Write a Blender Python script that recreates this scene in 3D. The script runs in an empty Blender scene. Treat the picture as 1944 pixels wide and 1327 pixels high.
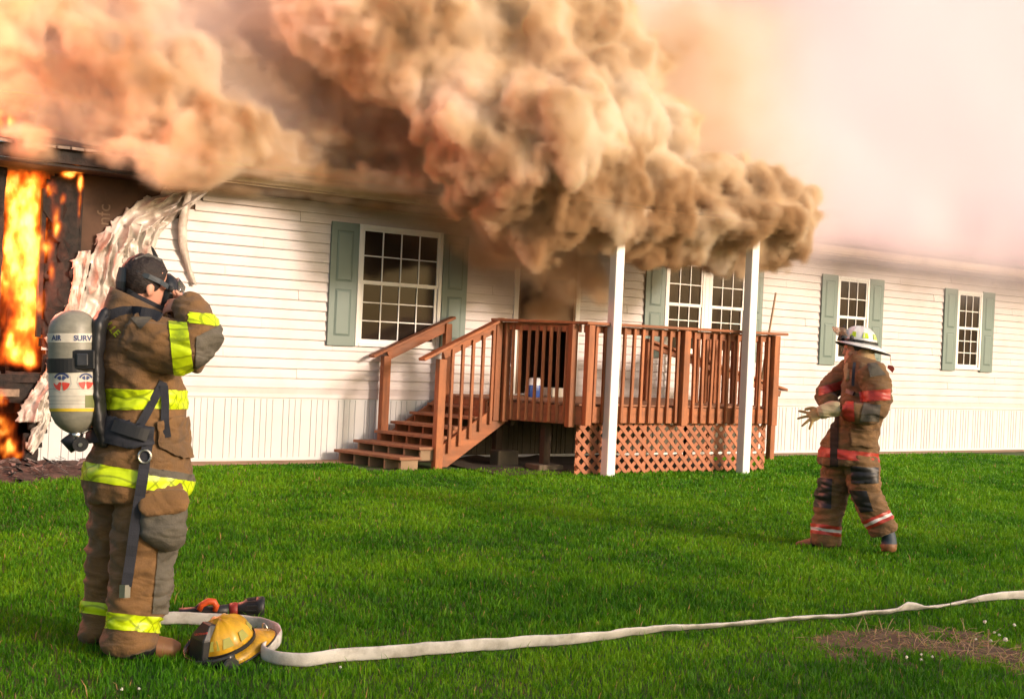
import bpy, bmesh, math, random
import numpy as np
from mathutils import Vector, Matrix, noise as mnoise
from mathutils.bvhtree import BVHTree

S = bpy.context.scene
COL = S.collection
R_ = random.Random(7)

# ------------------------------------------------------------------ camera
YAW, PITCH, ROLL, CAMD, CAMH, FPX = (0.5852676682087694, -0.0002599873748393871, 0.04569000890280217, 13.237824443001273, 1.45504646003959, 2250.0)
_F = np.array([math.sin(YAW)*math.cos(PITCH), math.cos(YAW)*math.cos(PITCH), math.sin(PITCH)])
_Rr = np.array([math.cos(YAW), -math.sin(YAW), 0.0]); _U = np.cross(_Rr, _F)
_c, _s = math.cos(ROLL), math.sin(ROLL)
CR, CU, CF = _Rr*_c + _U*_s, -_Rr*_s + _U*_c, _F
CO = np.array([0.0, -CAMD, CAMH])
cam = bpy.data.cameras.new('camera'); camo = bpy.data.objects.new('camera', cam); COL.objects.link(camo)
camo.matrix_world = Matrix(((CR[0], CU[0], -CF[0], CO[0]), (CR[1], CU[1], -CF[1], CO[1]), (CR[2], CU[2], -CF[2], CO[2]), (0, 0, 0, 1)))
cam.sensor_width = 36; cam.lens = 36*FPX/1944; cam.clip_end = 2000
S.camera = camo

# ------------------------------------------------------------------ sky, sun, exposure
SUN = Vector((0.44, -0.86, 0.31)).normalized()
world = bpy.data.worlds.new('World'); S.world = world; world.use_nodes = True
_bg = world.node_tree.nodes['Background']
_sky = world.node_tree.nodes.new('ShaderNodeTexSky'); _sky.sky_type = 'NISHITA'; _sky.sun_disc = False
_sky.sun_elevation = math.asin(SUN.z); _sky.sun_rotation = math.atan2(SUN.x, SUN.y)
_sky.dust_density = 4.0; _sky.air_density = 1.2
world.node_tree.links.new(_sky.outputs[0], _bg.inputs[0]); _bg.inputs[1].default_value = 0.15
sun = bpy.data.lights.new('sun', 'SUN'); sun.energy = 3.0; sun.angle = math.radians(7.0); sun.color = (1.0, 0.79, 0.66)
suno = bpy.data.objects.new('sun', sun); COL.objects.link(suno); suno.rotation_euler = SUN.to_track_quat('Z', 'Y').to_euler()
S.view_settings.view_transform = 'Standard'; S.view_settings.look = 'None'; S.view_settings.gamma = 1
S.view_settings.use_curve_mapping = False; S.view_settings.exposure = 0.34
S.cycles.volume_bounces = 12; S.cycles.volume_step_rate = 1.5; S.cycles.max_bounces = 12
S.cycles.diffuse_bounces = 3; S.cycles.transparent_max_bounces = 12
S.cycles.use_adaptive_sampling = True; S.cycles.adaptive_threshold = 0.02
S.cycles.sample_clamp_indirect = 4.0

# ------------------------------------------------------------------ measuring helpers (photo pixel -> place in the world)
def ray(px, py): return CF*FPX + CR*(px-972.0) - CU*(py-663.5)
def wp(px, py, Y=0.0):
    d = ray(px, py); return CO + d*((Y-CO[1])/d[1])
def gp(px, py, z=0.0):
    d = ray(px, py); return CO + d*((z-CO[2])/d[2])
def V(*a): return np.array(a, dtype=float)

# ------------------------------------------------------------------ object helpers
ORG = {}
def empty(name, loc, label, cat, group=None):
    o = bpy.data.objects.new(name, None); COL.objects.link(o); o.location = tuple(loc); o.empty_display_size = 0.1
    o['label'] = label; o['category'] = cat
    if group: o['group'] = group
    ORG[o.name] = np.array(loc, dtype=float); return o
def tag(o, label=None, cat=None, kind=None, group=None):
    for k, v in (('label', label), ('category', cat), ('kind', kind), ('group', group)):
        if v: o[k] = v
    return o
class MB:
    def __init__(s): s.v = []; s.f = []
    def add(s, vs, fs):
        n = len(s.v); s.v += [tuple(map(float, q)) for q in vs]; s.f += [tuple(i+n for i in f) for f in fs]; return s
    def box(s, lo, hi):
        x0, y0, z0 = lo; x1, y1, z1 = hi
        return s.add([(x0,y0,z0),(x1,y0,z0),(x1,y1,z0),(x0,y1,z0),(x0,y0,z1),(x1,y0,z1),(x1,y1,z1),(x0,y1,z1)],
                     [(0,3,2,1),(4,5,6,7),(0,1,5,4),(1,2,6,5),(2,3,7,6),(3,0,4,7)])
    def beam(s, a, b, w, h, up=(0,0,1)):
        a, b = np.array(a, float), np.array(b, float); d = b-a; d /= np.linalg.norm(d)
        u = np.array(up, float); sd = np.cross(d, u)
        if np.linalg.norm(sd) < 1e-6: sd = np.cross(d, (1,0,0))
        sd /= np.linalg.norm(sd); u = np.cross(sd, d)
        P = [q + sd*i*w/2 + u*j*h/2 for q in (a, b) for i, j in ((-1,-1),(1,-1),(1,1),(-1,1))]
        return s.add(P, [(3,2,1,0),(4,5,6,7),(0,1,5,4),(1,2,6,5),(2,3,7,6),(3,0,4,7)])
    def loft(s, rings, cap=True, closed=True):
        n = len(rings[0]); b = len(s.v)
        for r in rings: s.v += [tuple(map(float, q)) for q in r]
        for i in range(len(rings)-1):
            for j in range(n if closed else n-1):
                k = (j+1) % n; s.f.append((b+i*n+j, b+i*n+k, b+(i+1)*n+k, b+(i+1)*n+j))
        if cap and closed:
            s.f.append(tuple(b+j for j in range(n))[::-1]); s.f.append(tuple(b+(len(rings)-1)*n+j for j in range(n)))
        return s
    def tube(s, pts, rad, seg=12, ref=(0,1,0), cap=True):
        """rad: list of r or (r_side, r_ref)"""
        pts = [np.array(q, float) for q in pts]; rings = []
        for i, q in enumerate(pts):
            d = pts[min(i+1, len(pts)-1)] - pts[max(i-1, 0)]; d /= np.linalg.norm(d)+1e-9
            e = np.array(ref, float); e = e - d*(e@d)
            if np.linalg.norm(e) < 1e-3: e = np.cross(d, (0.3,0.1,1.0))
            e /= np.linalg.norm(e); sd = np.cross(d, e)
            r = rad[i] if isinstance(rad, (list, tuple)) else rad
            ra, rb = r if isinstance(r, (list, tuple)) else (r, r)
            rings.append([q + sd*ra*math.cos(t) + e*rb*math.sin(t) for t in np.linspace(0, 2*math.pi, seg, endpoint=False)])
        return s.loft(rings, cap)
    def ball(s, c, r, seg=14, rng=8, M=None):
        c = np.array(c, float); r = np.array(r if hasattr(r, '__len__') else (r, r, r), float); rings = []
        M = np.eye(3) if M is None else np.array(M)
        for i in range(rng+1):
            th = math.pi*(i+.02 if i == 0 else (i-.02 if i == rng else i))/rng
            rings.append([c + M@(r*np.array([math.sin(th)*math.cos(p), math.sin(th)*math.sin(p), -math.cos(th)])) for p in np.linspace(0, 2*math.pi, seg, endpoint=False)])
        return s.loft(rings)
    def ribbon(s, pts, side, w, t):
        """flat strip along pts; side: width direction (one or per point)"""
        pts = [np.array(q, float) for q in pts]; rings = []
        for i, q in enumerate(pts):
            d = pts[min(i+1, len(pts)-1)] - pts[max(i-1, 0)]; d /= np.linalg.norm(d)
            sd = np.array(side[i] if hasattr(side[0], '__len__') else side, float); sd = sd - d*(sd@d); sd /= np.linalg.norm(sd)
            n = np.cross(d, sd); ww = w[i] if hasattr(w, '__len__') else w
            rings.append([q - sd*ww/2 - n*t/2, q + sd*ww/2 - n*t/2, q + sd*ww/2 + n*t/2, q - sd*ww/2 + n*t/2])
        return s.loft(rings)
    def build(s, name, m, parent=None, smooth=False, bevel=0.0, origin=None, sub=0, solid=0):
        og = ORG[parent.name] if parent is not None else np.zeros(3)
        o0 = np.array(origin, float) if origin is not None else og
        me = bpy.data.meshes.new(name); a = np.array(s.v) - o0
        me.from_pydata([tuple(q) for q in a], [], s.f); me.validate()
        bm = bmesh.new(); bm.from_mesh(me); bmesh.ops.recalc_face_normals(bm, faces=bm.faces)
        if bevel: bmesh.ops.bevel(bm, geom=bm.edges[:], offset=bevel, segments=1, affect='EDGES')
        bm.to_mesh(me); bm.free()
        ob = bpy.data.objects.new(name, me); COL.objects.link(ob)
        if m: me.materials.append(m)
        if smooth: me.shade_smooth()
        if parent is not None: ob.parent = parent
        ob.location = tuple(o0-og); ORG[ob.name] = o0
        if sub:
            q = ob.modifiers.new('s', 'SUBSURF'); q.levels = sub; q.render_levels = sub
        if solid:
            q = ob.modifiers.new('t', 'SOLIDIFY'); q.thickness = solid
        return ob
def inst(src, world_loc, parent=None, rotz=None):
    o = src.copy(); COL.objects.link(o)
    og = ORG[parent.name] if parent is not None else np.zeros(3)
    o.parent = parent; o.location = tuple(np.array(world_loc)-og); ORG[o.name] = np.array(world_loc, float)
    if rotz is not None: o.rotation_euler = (0, 0, rotz)
    return o

# ------------------------------------------------------------------ materials
def mat(name, col, rough=0.7, var=0.15, vscale=3.0, bump=0.0, bscale=60.0, stretch=(1,1,1), metal=0.0, spec=0.5, dirt=None, dscale=2.0, damt=0.5, objvar=0.0, coat=0.0, sheen=0.0, emit=None, es=0, trans=0.0, alpha=1.0, fold=0.0):
    m = bpy.data.materials.new(name); m.use_nodes = True; nt = m.node_tree; N = nt.nodes; L = nt.links
    b = N['Principled BSDF']; b.inputs['Roughness'].default_value = rough; b.inputs['Metallic'].default_value = metal
    b.inputs['Specular IOR Level'].default_value = spec; b.inputs['Coat Weight'].default_value = coat; b.inputs['Sheen Weight'].default_value = sheen
    b.inputs['Transmission Weight'].default_value = trans; b.inputs['Alpha'].default_value = alpha
    tc = N.new('ShaderNodeTexCoord'); mp = N.new('ShaderNodeMapping'); mp.inputs['Scale'].default_value = stretch
    L.new(tc.outputs['Object'], mp.inputs[0])
    oi = N.new('ShaderNodeObjectInfo')
    ns = N.new('ShaderNodeTexNoise'); ns.noise_dimensions = '4D'; ns.inputs['Scale'].default_value = vscale; ns.inputs['Detail'].default_value = 6
    wm = N.new('ShaderNodeMath'); wm.operation = 'MULTIPLY'; wm.inputs[1].default_value = 37.0; L.new(oi.outputs['Random'], wm.inputs[0]); L.new(wm.outputs[0], ns.inputs['W'])
    L.new(mp.outputs[0], ns.inputs['Vector'])
    mr = N.new('ShaderNodeMapRange'); mr.inputs[1].default_value = 0.25; mr.inputs[2].default_value = 0.75; mr.inputs[3].default_value = 1-var; mr.inputs[4].default_value = 1+var
    L.new(ns.outputs[0], mr.inputs[0])
    fac = mr.outputs[0]
    if objvar:
        m2 = N.new('ShaderNodeMapRange'); m2.inputs[3].default_value = 1-objvar; m2.inputs[4].default_value = 1+objvar; L.new(oi.outputs['Random'], m2.inputs[0])
        mm = N.new('ShaderNodeMath'); mm.operation = 'MULTIPLY'; L.new(fac, mm.inputs[0]); L.new(m2.outputs[0], mm.inputs[1]); fac = mm.outputs[0]
    sc = N.new('ShaderNodeVectorMath'); sc.operation = 'SCALE'; sc.inputs[0].default_value = col[:3]; L.new(fac, sc.inputs['Scale'])
    cur = sc.outputs[0]
    if dirt:
        n2 = N.new('ShaderNodeTexNoise'); n2.inputs['Scale'].default_value = dscale; n2.inputs['Detail'].default_value = 8; n2.inputs['Roughness'].default_value = .65; L.new(tc.outputs['Object'], n2.inputs['Vector'])
        r2 = N.new('ShaderNodeMapRange'); r2.inputs[1].default_value = .45; r2.inputs[2].default_value = .72; r2.inputs[4].default_value = damt; L.new(n2.outputs[0], r2.inputs[0])
        mx = N.new('ShaderNodeMix'); mx.data_type = 'RGBA'; L.new(r2.outputs[0], mx.inputs[0]); L.new(cur, mx.inputs[6]); mx.inputs[7].default_value = (*dirt, 1); cur = mx.outputs[2]
    L.new(cur, b.inputs['Base Color'])
    if bump:
        n3 = N.new('ShaderNodeTexNoise'); n3.inputs['Scale'].default_value = bscale; n3.inputs['Detail'].default_value = 4; L.new(mp.outputs[0], n3.inputs['Vector'])
        bp = N.new('ShaderNodeBump'); bp.inputs['Strength'].default_value = bump; bp.inputs['Distance'].default_value = 0.01; L.new(n3.outputs[0], bp.inputs['Height']); L.new(bp.outputs[0], b.inputs['Normal'])
    if fold:
        n5 = N.new('ShaderNodeTexNoise'); n5.inputs['Scale'].default_value = 7; n5.inputs['Detail'].default_value = 1.5; n5.inputs['Distortion'].default_value = .7
        m5 = N.new('ShaderNodeMapping'); m5.inputs['Scale'].default_value = (1, 1, 2.2); m5.inputs['Rotation'].default_value = (.4, .3, .2); L.new(tc.outputs['Object'], m5.inputs[0]); L.new(m5.outputs[0], n5.inputs['Vector'])
        b5 = N.new('ShaderNodeBump'); b5.inputs['Strength'].default_value = fold; b5.inputs['Distance'].default_value = .05; L.new(n5.outputs[0], b5.inputs['Height'])
        if bump: L.new(b5.outputs[0], bp.inputs['Normal'])
        else: L.new(b5.outputs[0], b.inputs['Normal'])
    if emit: b.inputs['Emission Color'].default_value = (*emit, 1); b.inputs['Emission Strength'].default_value = es
    return m

M_vinyl = mat('vinyl_siding', (.62,.565,.56), .45, .035, 1.5, .35, 1.6, dirt=(.44,.38,.33), dscale=1.6, damt=.45)
M_skirt2 = mat('shaded_skirting', (.085,.07,.042), .7, .3, 4, .1, 30, dirt=(.04,.03,.018), dscale=3, damt=.6)  # dark copy of the skirting: under-deck shade put into its colour
M_skirt = mat('vinyl_skirting', (.62,.64,.65), .42, .05, 1.2, .04, 30, dirt=(.5,.44,.36), dscale=1.3, damt=.22, objvar=.03)
M_trim = mat('white_trim', (.82,.81,.78), .4, .03, 3)
M_shutter = mat('green_shutter', (.165,.225,.20), .5, .06, 4, .05, 60)
M_shutgroove = mat('shutter_groove', (.10,.15,.13), .6, .05)
M_wood = mat('stained_wood', (.34,.115,.040), .65, .42, 2.2, .25, 30, stretch=(6,6,.8), dirt=(.16,.07,.035), dscale=5, damt=.55, objvar=.16)
M_woodx = mat('stained_wood_long', (.33,.112,.040), .65, .42, 2.2, .25, 30, stretch=(.8,6,6), dirt=(.20,.11,.07), dscale=4, damt=.6, objvar=.14)
M_deck = mat('deck_floor_wood', (.34,.15,.075), .7, .25, 3, .2, 30, stretch=(.7,6,6), dirt=(.17,.10,.07), dscale=3, damt=.6, objvar=.15)
M_lattice = mat('lattice_wood', (.40,.145,.070), .7, .16, 5, .1, 30, objvar=.12)
M_rawwood = mat('weathered_wood', (.30,.20,.12), .8, .3, 4, .3, 30)
M_post = mat('white_post_paint', (.80,.80,.79), .45, .04, 2, dirt=(.45,.38,.30), dscale=3, damt=.15)
M_glass = mat('window_glass', (.030,.021,.016), .10, .5, 1.2, spec=.13, objvar=.3)
M_dark = mat('dark_interior', (.02,.014,.01), .9, .2)
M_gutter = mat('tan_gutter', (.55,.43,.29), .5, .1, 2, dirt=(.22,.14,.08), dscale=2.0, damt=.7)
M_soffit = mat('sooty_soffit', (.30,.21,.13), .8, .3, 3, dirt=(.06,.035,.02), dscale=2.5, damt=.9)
M_shingle = mat('roof_shingle', (.16,.12,.09), .95, .3, 8, .4, 80, objvar=.2)
M_sheath = mat('sheathing_board', (.085,.048,.03), .9, .2, 3, .1, 20, dirt=(.03,.018,.012), dscale=3, damt=.7)
M_char = mat('charred_wood', (.012,.009,.008), .85, .6, 8, .9, 18, dirt=(.07,.04,.03), dscale=9, damt=.6)
M_melt = mat('melted_vinyl', (.62,.56,.50), .32, .10, 4, .10, 14, dirt=(.16,.085,.04), dscale=4.2, damt=.85)
M_concrete = mat('concrete', (.13,.10,.065), .9, .2, 6, .3, 30)
M_dirt = mat('bare_dirt', (.30,.20,.12), .95, .25, 5, .5, 25, dirt=(.14,.08,.045), dscale=4, damt=.6)
M_hose = mat('hose_jacket', (.66,.63,.60), .8, .12, 5, .3, 260, dirt=(.26,.23,.19), dscale=9, damt=.75)
M_black = mat('black_plastic', (.018,.018,.02), .45, .2, 6)
M_strap = mat('black_webbing', (.022,.024,.034), .8, .2, 10, .2, 200)
M_metal = mat('steel', (.6,.6,.6), .28, .1, 8, metal=1.0)
M_coat = mat('turnout_fabric', (.205,.105,.036), .85, .20, 4.5, .3, 130, dirt=(.075,.055,.038), dscale=3.6, damt=.75, sheen=.1, fold=.55)
M_coat2 = mat('turnout_fabric_olive', (.21,.112,.042), .85, .20, 5, .3, 120, dirt=(.06,.042,.028), dscale=4.5, damt=.75, sheen=.1, fold=.5)
M_greycloth = mat('grey_reinforcement', (.125,.11,.085), .85, .25, 6, .3, 130, dirt=(.05,.042,.03), dscale=9, damt=.7, fold=.5)
M_skin = mat('skin', (.62,.30,.20), .5, .08, 8)
M_hair = mat('dark_hair', (.022,.013,.010), .6, .4, 20, .6, 90, stretch=(1,1,3))
M_leather = mat('brown_leather', (.22,.10,.04), .55, .25, 9, .15, 40)
M_glove = mat('tan_glove', (.38,.27,.10), .7, .2, 12, .25, 80)

# ------------------------------------------------------------------ ground
def fbm(x, y, z=0.0, o=4): return mnoise.fractal(Vector((x, y, z)), 1.0, 2.0, o)
def seg_dist(P, pts):
    P = np.asarray(P); best = np.full(P.shape[0], 1e9)
    for a, b in zip(pts[:-1], pts[1:]):
        a, b = np.array(a[:2]), np.array(b[:2]); d = b-a; t = np.clip(((P-a)@d)/(d@d), 0, 1)
        best = np.minimum(best, np.hypot(*(P-(a+t[:, None]*d)).T))
    return best
def lattice_noise(P, s, seed):
    """smooth value noise on 2-d points"""
    rg = np.random.default_rng(seed); G = rg.random((256, 256)); q = P/s; i = np.floor(q).astype(int); f = q-i; f = f*f*(3-2*f)
    a = G[i[:, 0] % 256, i[:, 1] % 256]; b = G[(i[:, 0]+1) % 256, i[:, 1] % 256]; c = G[i[:, 0] % 256, (i[:, 1]+1) % 256]; d = G[(i[:, 0]+1) % 256, (i[:, 1]+1) % 256]
    return (a*(1-f[:, 0])+b*f[:, 0])*(1-f[:, 1])+(c*(1-f[:, 0])+d*f[:, 0])*f[:, 1]

M_soil = mat('lawn_soil', (.035,.075,.012), .95, .35, 6, .6, 25, dirt=(.05,.055,.015), dscale=2.5, damt=.5)
MB().add([(-400,-400,0),(400,-400,0),(400,400,0),(-400,400,0)], [(0,1,2,3)]).build('lawn_ground', M_soil)['kind'] = 'structure'
# bare dirt strip along the skirting
g = MB(); xs = np.arange(-2, 25.01, .15); top = []; bot = []
for x in xs:
    top.append((x, .02, .012)); bot.append((x, -.42-.10*fbm(x*1.3, 0)-.05*fbm(x*5, 3), .012))
g.add(top+bot, [(i, i+len(xs), i+len(xs)+1, i+1) for i in range(len(xs)-1)])
tag(g.build('dirt_strip', M_dirt), kind='structure')

# dry patch, bottom right corner
PATCH = [gp(1640,1226)[:2], gp(1740,1226)[:2], gp(1850,1232)[:2], gp(2010,1262)[:2]]
def patch_w(P):
    a = seg_dist(P, PATCH); n = lattice_noise(P, .22, 5)*.35+lattice_noise(P, .07, 6)*.2
    return np.clip((.55 - a - n)/.12, 0, 1)
M_patch = mat('dry_soil', (.085,.052,.028), .95, .4, 9, .8, 30, dirt=(.22,.16,.09), dscale=9, damt=.7)
g = MB(); c0 = np.mean(PATCH, axis=0); idx = {}
nx = 90
for i in range(nx):
    for j in range(nx):
        q = c0 + V((i-nx/2)*.05, (j-nx/2)*.05); w_ = patch_w(np.array([q]))[0]
        idx[i, j] = len(g.v); g.v.append((q[0], q[1], .004+.012*w_+.006*w_*fbm(q[0]*14, q[1]*14)))
for i in range(nx-1):
    for j in range(nx-1):
        ks = [idx[i, j], idx[i+1, j], idx[i+1, j+1], idx[i, j+1]]
        if max(g.v[k][2] for k in ks) > .0045: g.f.append(tuple(ks))
tag(g.build('dry_soil_patch', M_patch, smooth=True), kind='structure')

# charred debris area by the burning wall
ASH = [V(.8,-.6), V(2.2,-.9), V(3.0,-.7), V(3.55,-.35)]
def ash_w(P):
    a = seg_dist(P, ASH); n = lattice_noise(P, .5, 8)*.5+lattice_noise(P, .15, 9)*.25
    return np.clip((1.45-.28*np.clip(P[:, 0]-1.5, 0, 3) - a - n)/.25, 0, 1)

# ------------------------------------------------------------------ mobile home
H = empty('mobile_home', (10, 0, 0), 'long white mobile home with green shutters and its left end on fire', 'house')
WT = 3.12   # wall top
DOOR = (8.83, 9.78, .86, 2.92)
WIN = [(6.43, 7.62, 1.405, 2.905, 4), (11.39, 12.16, 1.49, 2.88, 3), (12.24, 13.02, 1.49, 2.88, 3), (15.06, 15.84, 1.49, 2.89, 3), (18.19, 18.91, 1.46, 2.86, 3)]
M_inner = mat('smoked_interior', (.22,.12,.065), .9, .3)
# backing wall (ends at the sheathing), interior
XS0 = wp(152, 450)[0]     # left edge of the brown sheathing
bk = MB()
for (a, b, z0, z1) in [(XS0, DOOR[0], .75, WT), (DOOR[1], 25, .75, WT), (DOOR[0], DOOR[1], DOOR[3], WT), (DOOR[0], DOOR[1], .75, DOOR[2])]:
    bk.box((a, .004, z0), (b, .09, z1))
bk.build('sheathing_wall', M_sheath, H)
MB().box((3.3, .06, .0), (25, .10, .747)).build('foundation_wall', M_concrete, H)
MB().box((-2, 7.9, 0), (25, 8, WT)).box((24.9, .1, 0), (25, 7.9, WT)).box((-2.1, .1, 0), (-2, 7.9, WT)).build('rear_wall', M_vinyl, H)
MB().box((-2, .1, .70), (25, 7.9, .80)).build('interior_floor', M_inner, H)
MB().box((4.6, .12, .8), (4.7, 7.9, WT)).box((4.7, 1.7, .8), (24.9, 1.8, WT)).build('interior_wall', M_inner, H)
# sheathing seam batten + faint letters stencilled on the board
MB().box((XS0-.012, -.012, .8), (XS0+.012, .003, WT)).build('sheathing_edge', M_char, H)
def text_obj(body, size, m, parent, origin, ax, ay, name='lettering', bold=0.0, warp=None, extrude=.001):
    """flat lettering as mesh; ax / ay: world directions of reading and of up"""
    cu = bpy.data.curves.new(name, 'FONT'); cu.body = body; cu.size = size; cu.align_x = 'CENTER'; cu.align_y = 'CENTER'; cu.offset = bold; cu.resolution_u = 3
    if extrude: cu.extrude = extrude
    t = bpy.data.objects.new(name, cu); COL.objects.link(t); dg = bpy.context.evaluated_depsgraph_get()
    me = bpy.data.meshes.new_from_object(t.evaluated_get(dg)); bpy.data.objects.remove(t)
    A, B = np.array(ax, float), np.array(ay, float); Nn = np.cross(A, B); vs = []
    for v in me.vertices:
        q = (v.co.x, v.co.y, v.co.z)
        vs.append(warp(*q) if warp else np.array(origin)+A*q[0]+B*q[1]+Nn*q[2])
    g = MB().add(vs, [tuple(p.vertices) for p in me.polygons]); return g.build(name, m, parent)
M_stencil = mat('faded_stencil', (.15,.10,.065), .9, .3, 10)
text_obj('nfc', .20, M_stencil, H, wp(198, 408, -.001), (0,0,1), (-1,0,0))

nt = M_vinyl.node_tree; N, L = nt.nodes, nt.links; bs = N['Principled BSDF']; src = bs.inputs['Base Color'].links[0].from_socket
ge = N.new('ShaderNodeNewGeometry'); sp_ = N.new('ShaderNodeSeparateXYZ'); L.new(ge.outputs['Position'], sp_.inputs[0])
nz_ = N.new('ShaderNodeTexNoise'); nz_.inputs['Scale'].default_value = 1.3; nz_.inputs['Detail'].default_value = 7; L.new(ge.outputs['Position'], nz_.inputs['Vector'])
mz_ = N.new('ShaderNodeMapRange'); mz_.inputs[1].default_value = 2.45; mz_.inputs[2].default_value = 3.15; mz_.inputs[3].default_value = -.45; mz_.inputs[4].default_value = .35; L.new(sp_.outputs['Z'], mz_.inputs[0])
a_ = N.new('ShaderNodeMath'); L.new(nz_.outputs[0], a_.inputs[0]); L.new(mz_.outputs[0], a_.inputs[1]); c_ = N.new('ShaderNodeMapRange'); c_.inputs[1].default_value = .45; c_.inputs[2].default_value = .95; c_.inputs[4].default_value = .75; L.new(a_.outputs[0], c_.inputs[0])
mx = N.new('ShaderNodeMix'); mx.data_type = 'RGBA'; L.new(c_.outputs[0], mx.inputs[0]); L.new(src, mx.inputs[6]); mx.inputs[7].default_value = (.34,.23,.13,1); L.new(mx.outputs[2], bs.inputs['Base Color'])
# siding courses -------------------------------------------------------------
BND = [wp(x, y) for x, y in [(398,352),(372,382),(345,402),(300,432),(282,470),(262,520),(235,560),(190,600),(120,630),(78,655),(86,700),(84,740),(90,768)]]
def xb(z):
    zs = [b[2] for b in BND][::-1]; xx = [b[0] for b in BND][::-1]; return float(np.interp(z, zs, xx))
EXP = .1172; zc = .872; ci = 0
while zc < WT-.02:
    z0, z1 = zc, min(zc+EXP, WT); x0 = xb((z0+z1)/2) + R_.uniform(-.02, .05)
    cuts = [(w[0]+.015, w[1]-.015) for w in WIN if w[2] < z0+.01 and w[3] > z1-.01]
    if z0 < DOOR[3]: cuts.append((DOOR[0]-.07, DOOR[1]+.07))
    iv = [(x0, 25.0)]
    for c in cuts:
        nv = []
        for a, b in iv:
            if c[1] <= a or c[0] >= b: nv.append((a, b))
            else:
                if c[0] > a: nv.append((a, c[0]))
                if c[1] < b: nv.append((c[1], b))
        iv = nv
    off = (ci*1.37) % 3.66
    for a, b in iv:
        x = a; js = [q for q in np.arange(-3+off, 26, 3.66) if a+.2 < q < b-.2] + [b]
        for j in js:
            lap = .0040*(len(js) > 1)*((ci+int(j)) % 2)
            pr = [(.003, z0-.004), (-.021-lap, z0-.004), (-.0225-lap, z0+.004), (-.019-lap, z0+.010), (-.0145-lap, z0+.055), (-.0105-lap, z0+.0565), (-.003-lap, z1+.006), (.003, z1+.006)]
            e0 = x if x == a else x+.003
            if z1 >= WT: pr = [(y, min(z, WT-.002)) for y, z in pr]
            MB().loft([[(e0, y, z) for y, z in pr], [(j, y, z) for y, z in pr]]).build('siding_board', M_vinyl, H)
            x = j
    zc += EXP; ci += 1
# starter band between siding and skirting
MB().loft([[(x, y, z) for y, z in [(.003,.75),(-.012,.75),(-.022,.758),(-.018,.80),(-.021,.866),(.003,.866)]] for x in (wp(92,768)[0], 25)]).build('starter_band', M_vinyl, H)
# skirting panels --------------------------------------------------------------
XK = wp(47, 866)[0]; XK2 = wp(100, 764)[0]
per = .359; SHADED = []
x = XK; k = 0
def skirt_panel(x0, w):
    g = MB(); P = []
    def pr(xx, y): P.append((xx, y))
    gro = [.0, .075, .15, .225]
    pr(0, -.004)
    for q in gro:
        if q > 0: pr(q-.010, -.006); 
        pr(q+.002, .004); pr(q+.010, -.006)
    pr(w-.006, -.006); pr(w-.001, -.003)
    P.sort(); n = len(P)
    g.add([(x0+a, y, .035) for a, y in P]+[(x0+a, y, .752) for a, y in P], [(i, i+1, n+i+1, n+i) for i in range(n-1)])
    return g
x = XK
proto = skirt_panel(0, per).build('skirting_panel', M_skirt, H, origin=(0,0,0)); first = True
while x < 25:
    if x < XK2:   # burnt away along a slanting edge
        ob = skirt_panel(x, per).build('skirting_panel', M_skirt, H)
        bm = bmesh.new(); bm.from_mesh(ob.data); a = V(XK+.02, 0, .03)-ORG[ob.name]; d = V(XK2-XK, 0, .72)
        n = np.cross(d, V(0,1,0)); bmesh.ops.bisect_plane(bm, geom=bm.verts[:]+bm.edges[:]+bm.faces[:], plane_co=a, plane_no=n, clear_inner=True) if n[0] > 0 else bmesh.ops.bisect_plane(bm, geom=bm.verts[:]+bm.edges[:]+bm.faces[:], plane_co=a, plane_no=n, clear_outer=True)
        bm.to_mesh(ob.data); bm.free()
        if len(ob.data.polygons) == 0: bpy.data.objects.remove(ob)
    elif first: proto.location = (x-10, 0, 0); first = False
    elif 8.0 < x+.1 < 13.25:  # panels behind the deck take the shade-coloured copy
        if not SHADED: SHADED.append(skirt_panel(x, per).build('skirting_panel', M_skirt2, H, origin=(x,0,0)))
        else: inst(SHADED[0], (x, 0, 0), H)
    else: inst(proto, (x, 0, 0), H)
    x += per
MB().box((XK+.02, -.014, .0), (25, .05, .045)).build('skirting_track', M_skirt, H)
MB().box((XK2, -.010, .735), (25, .003, .7505)).build('skirting_track', M_skirt, H)

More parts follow.
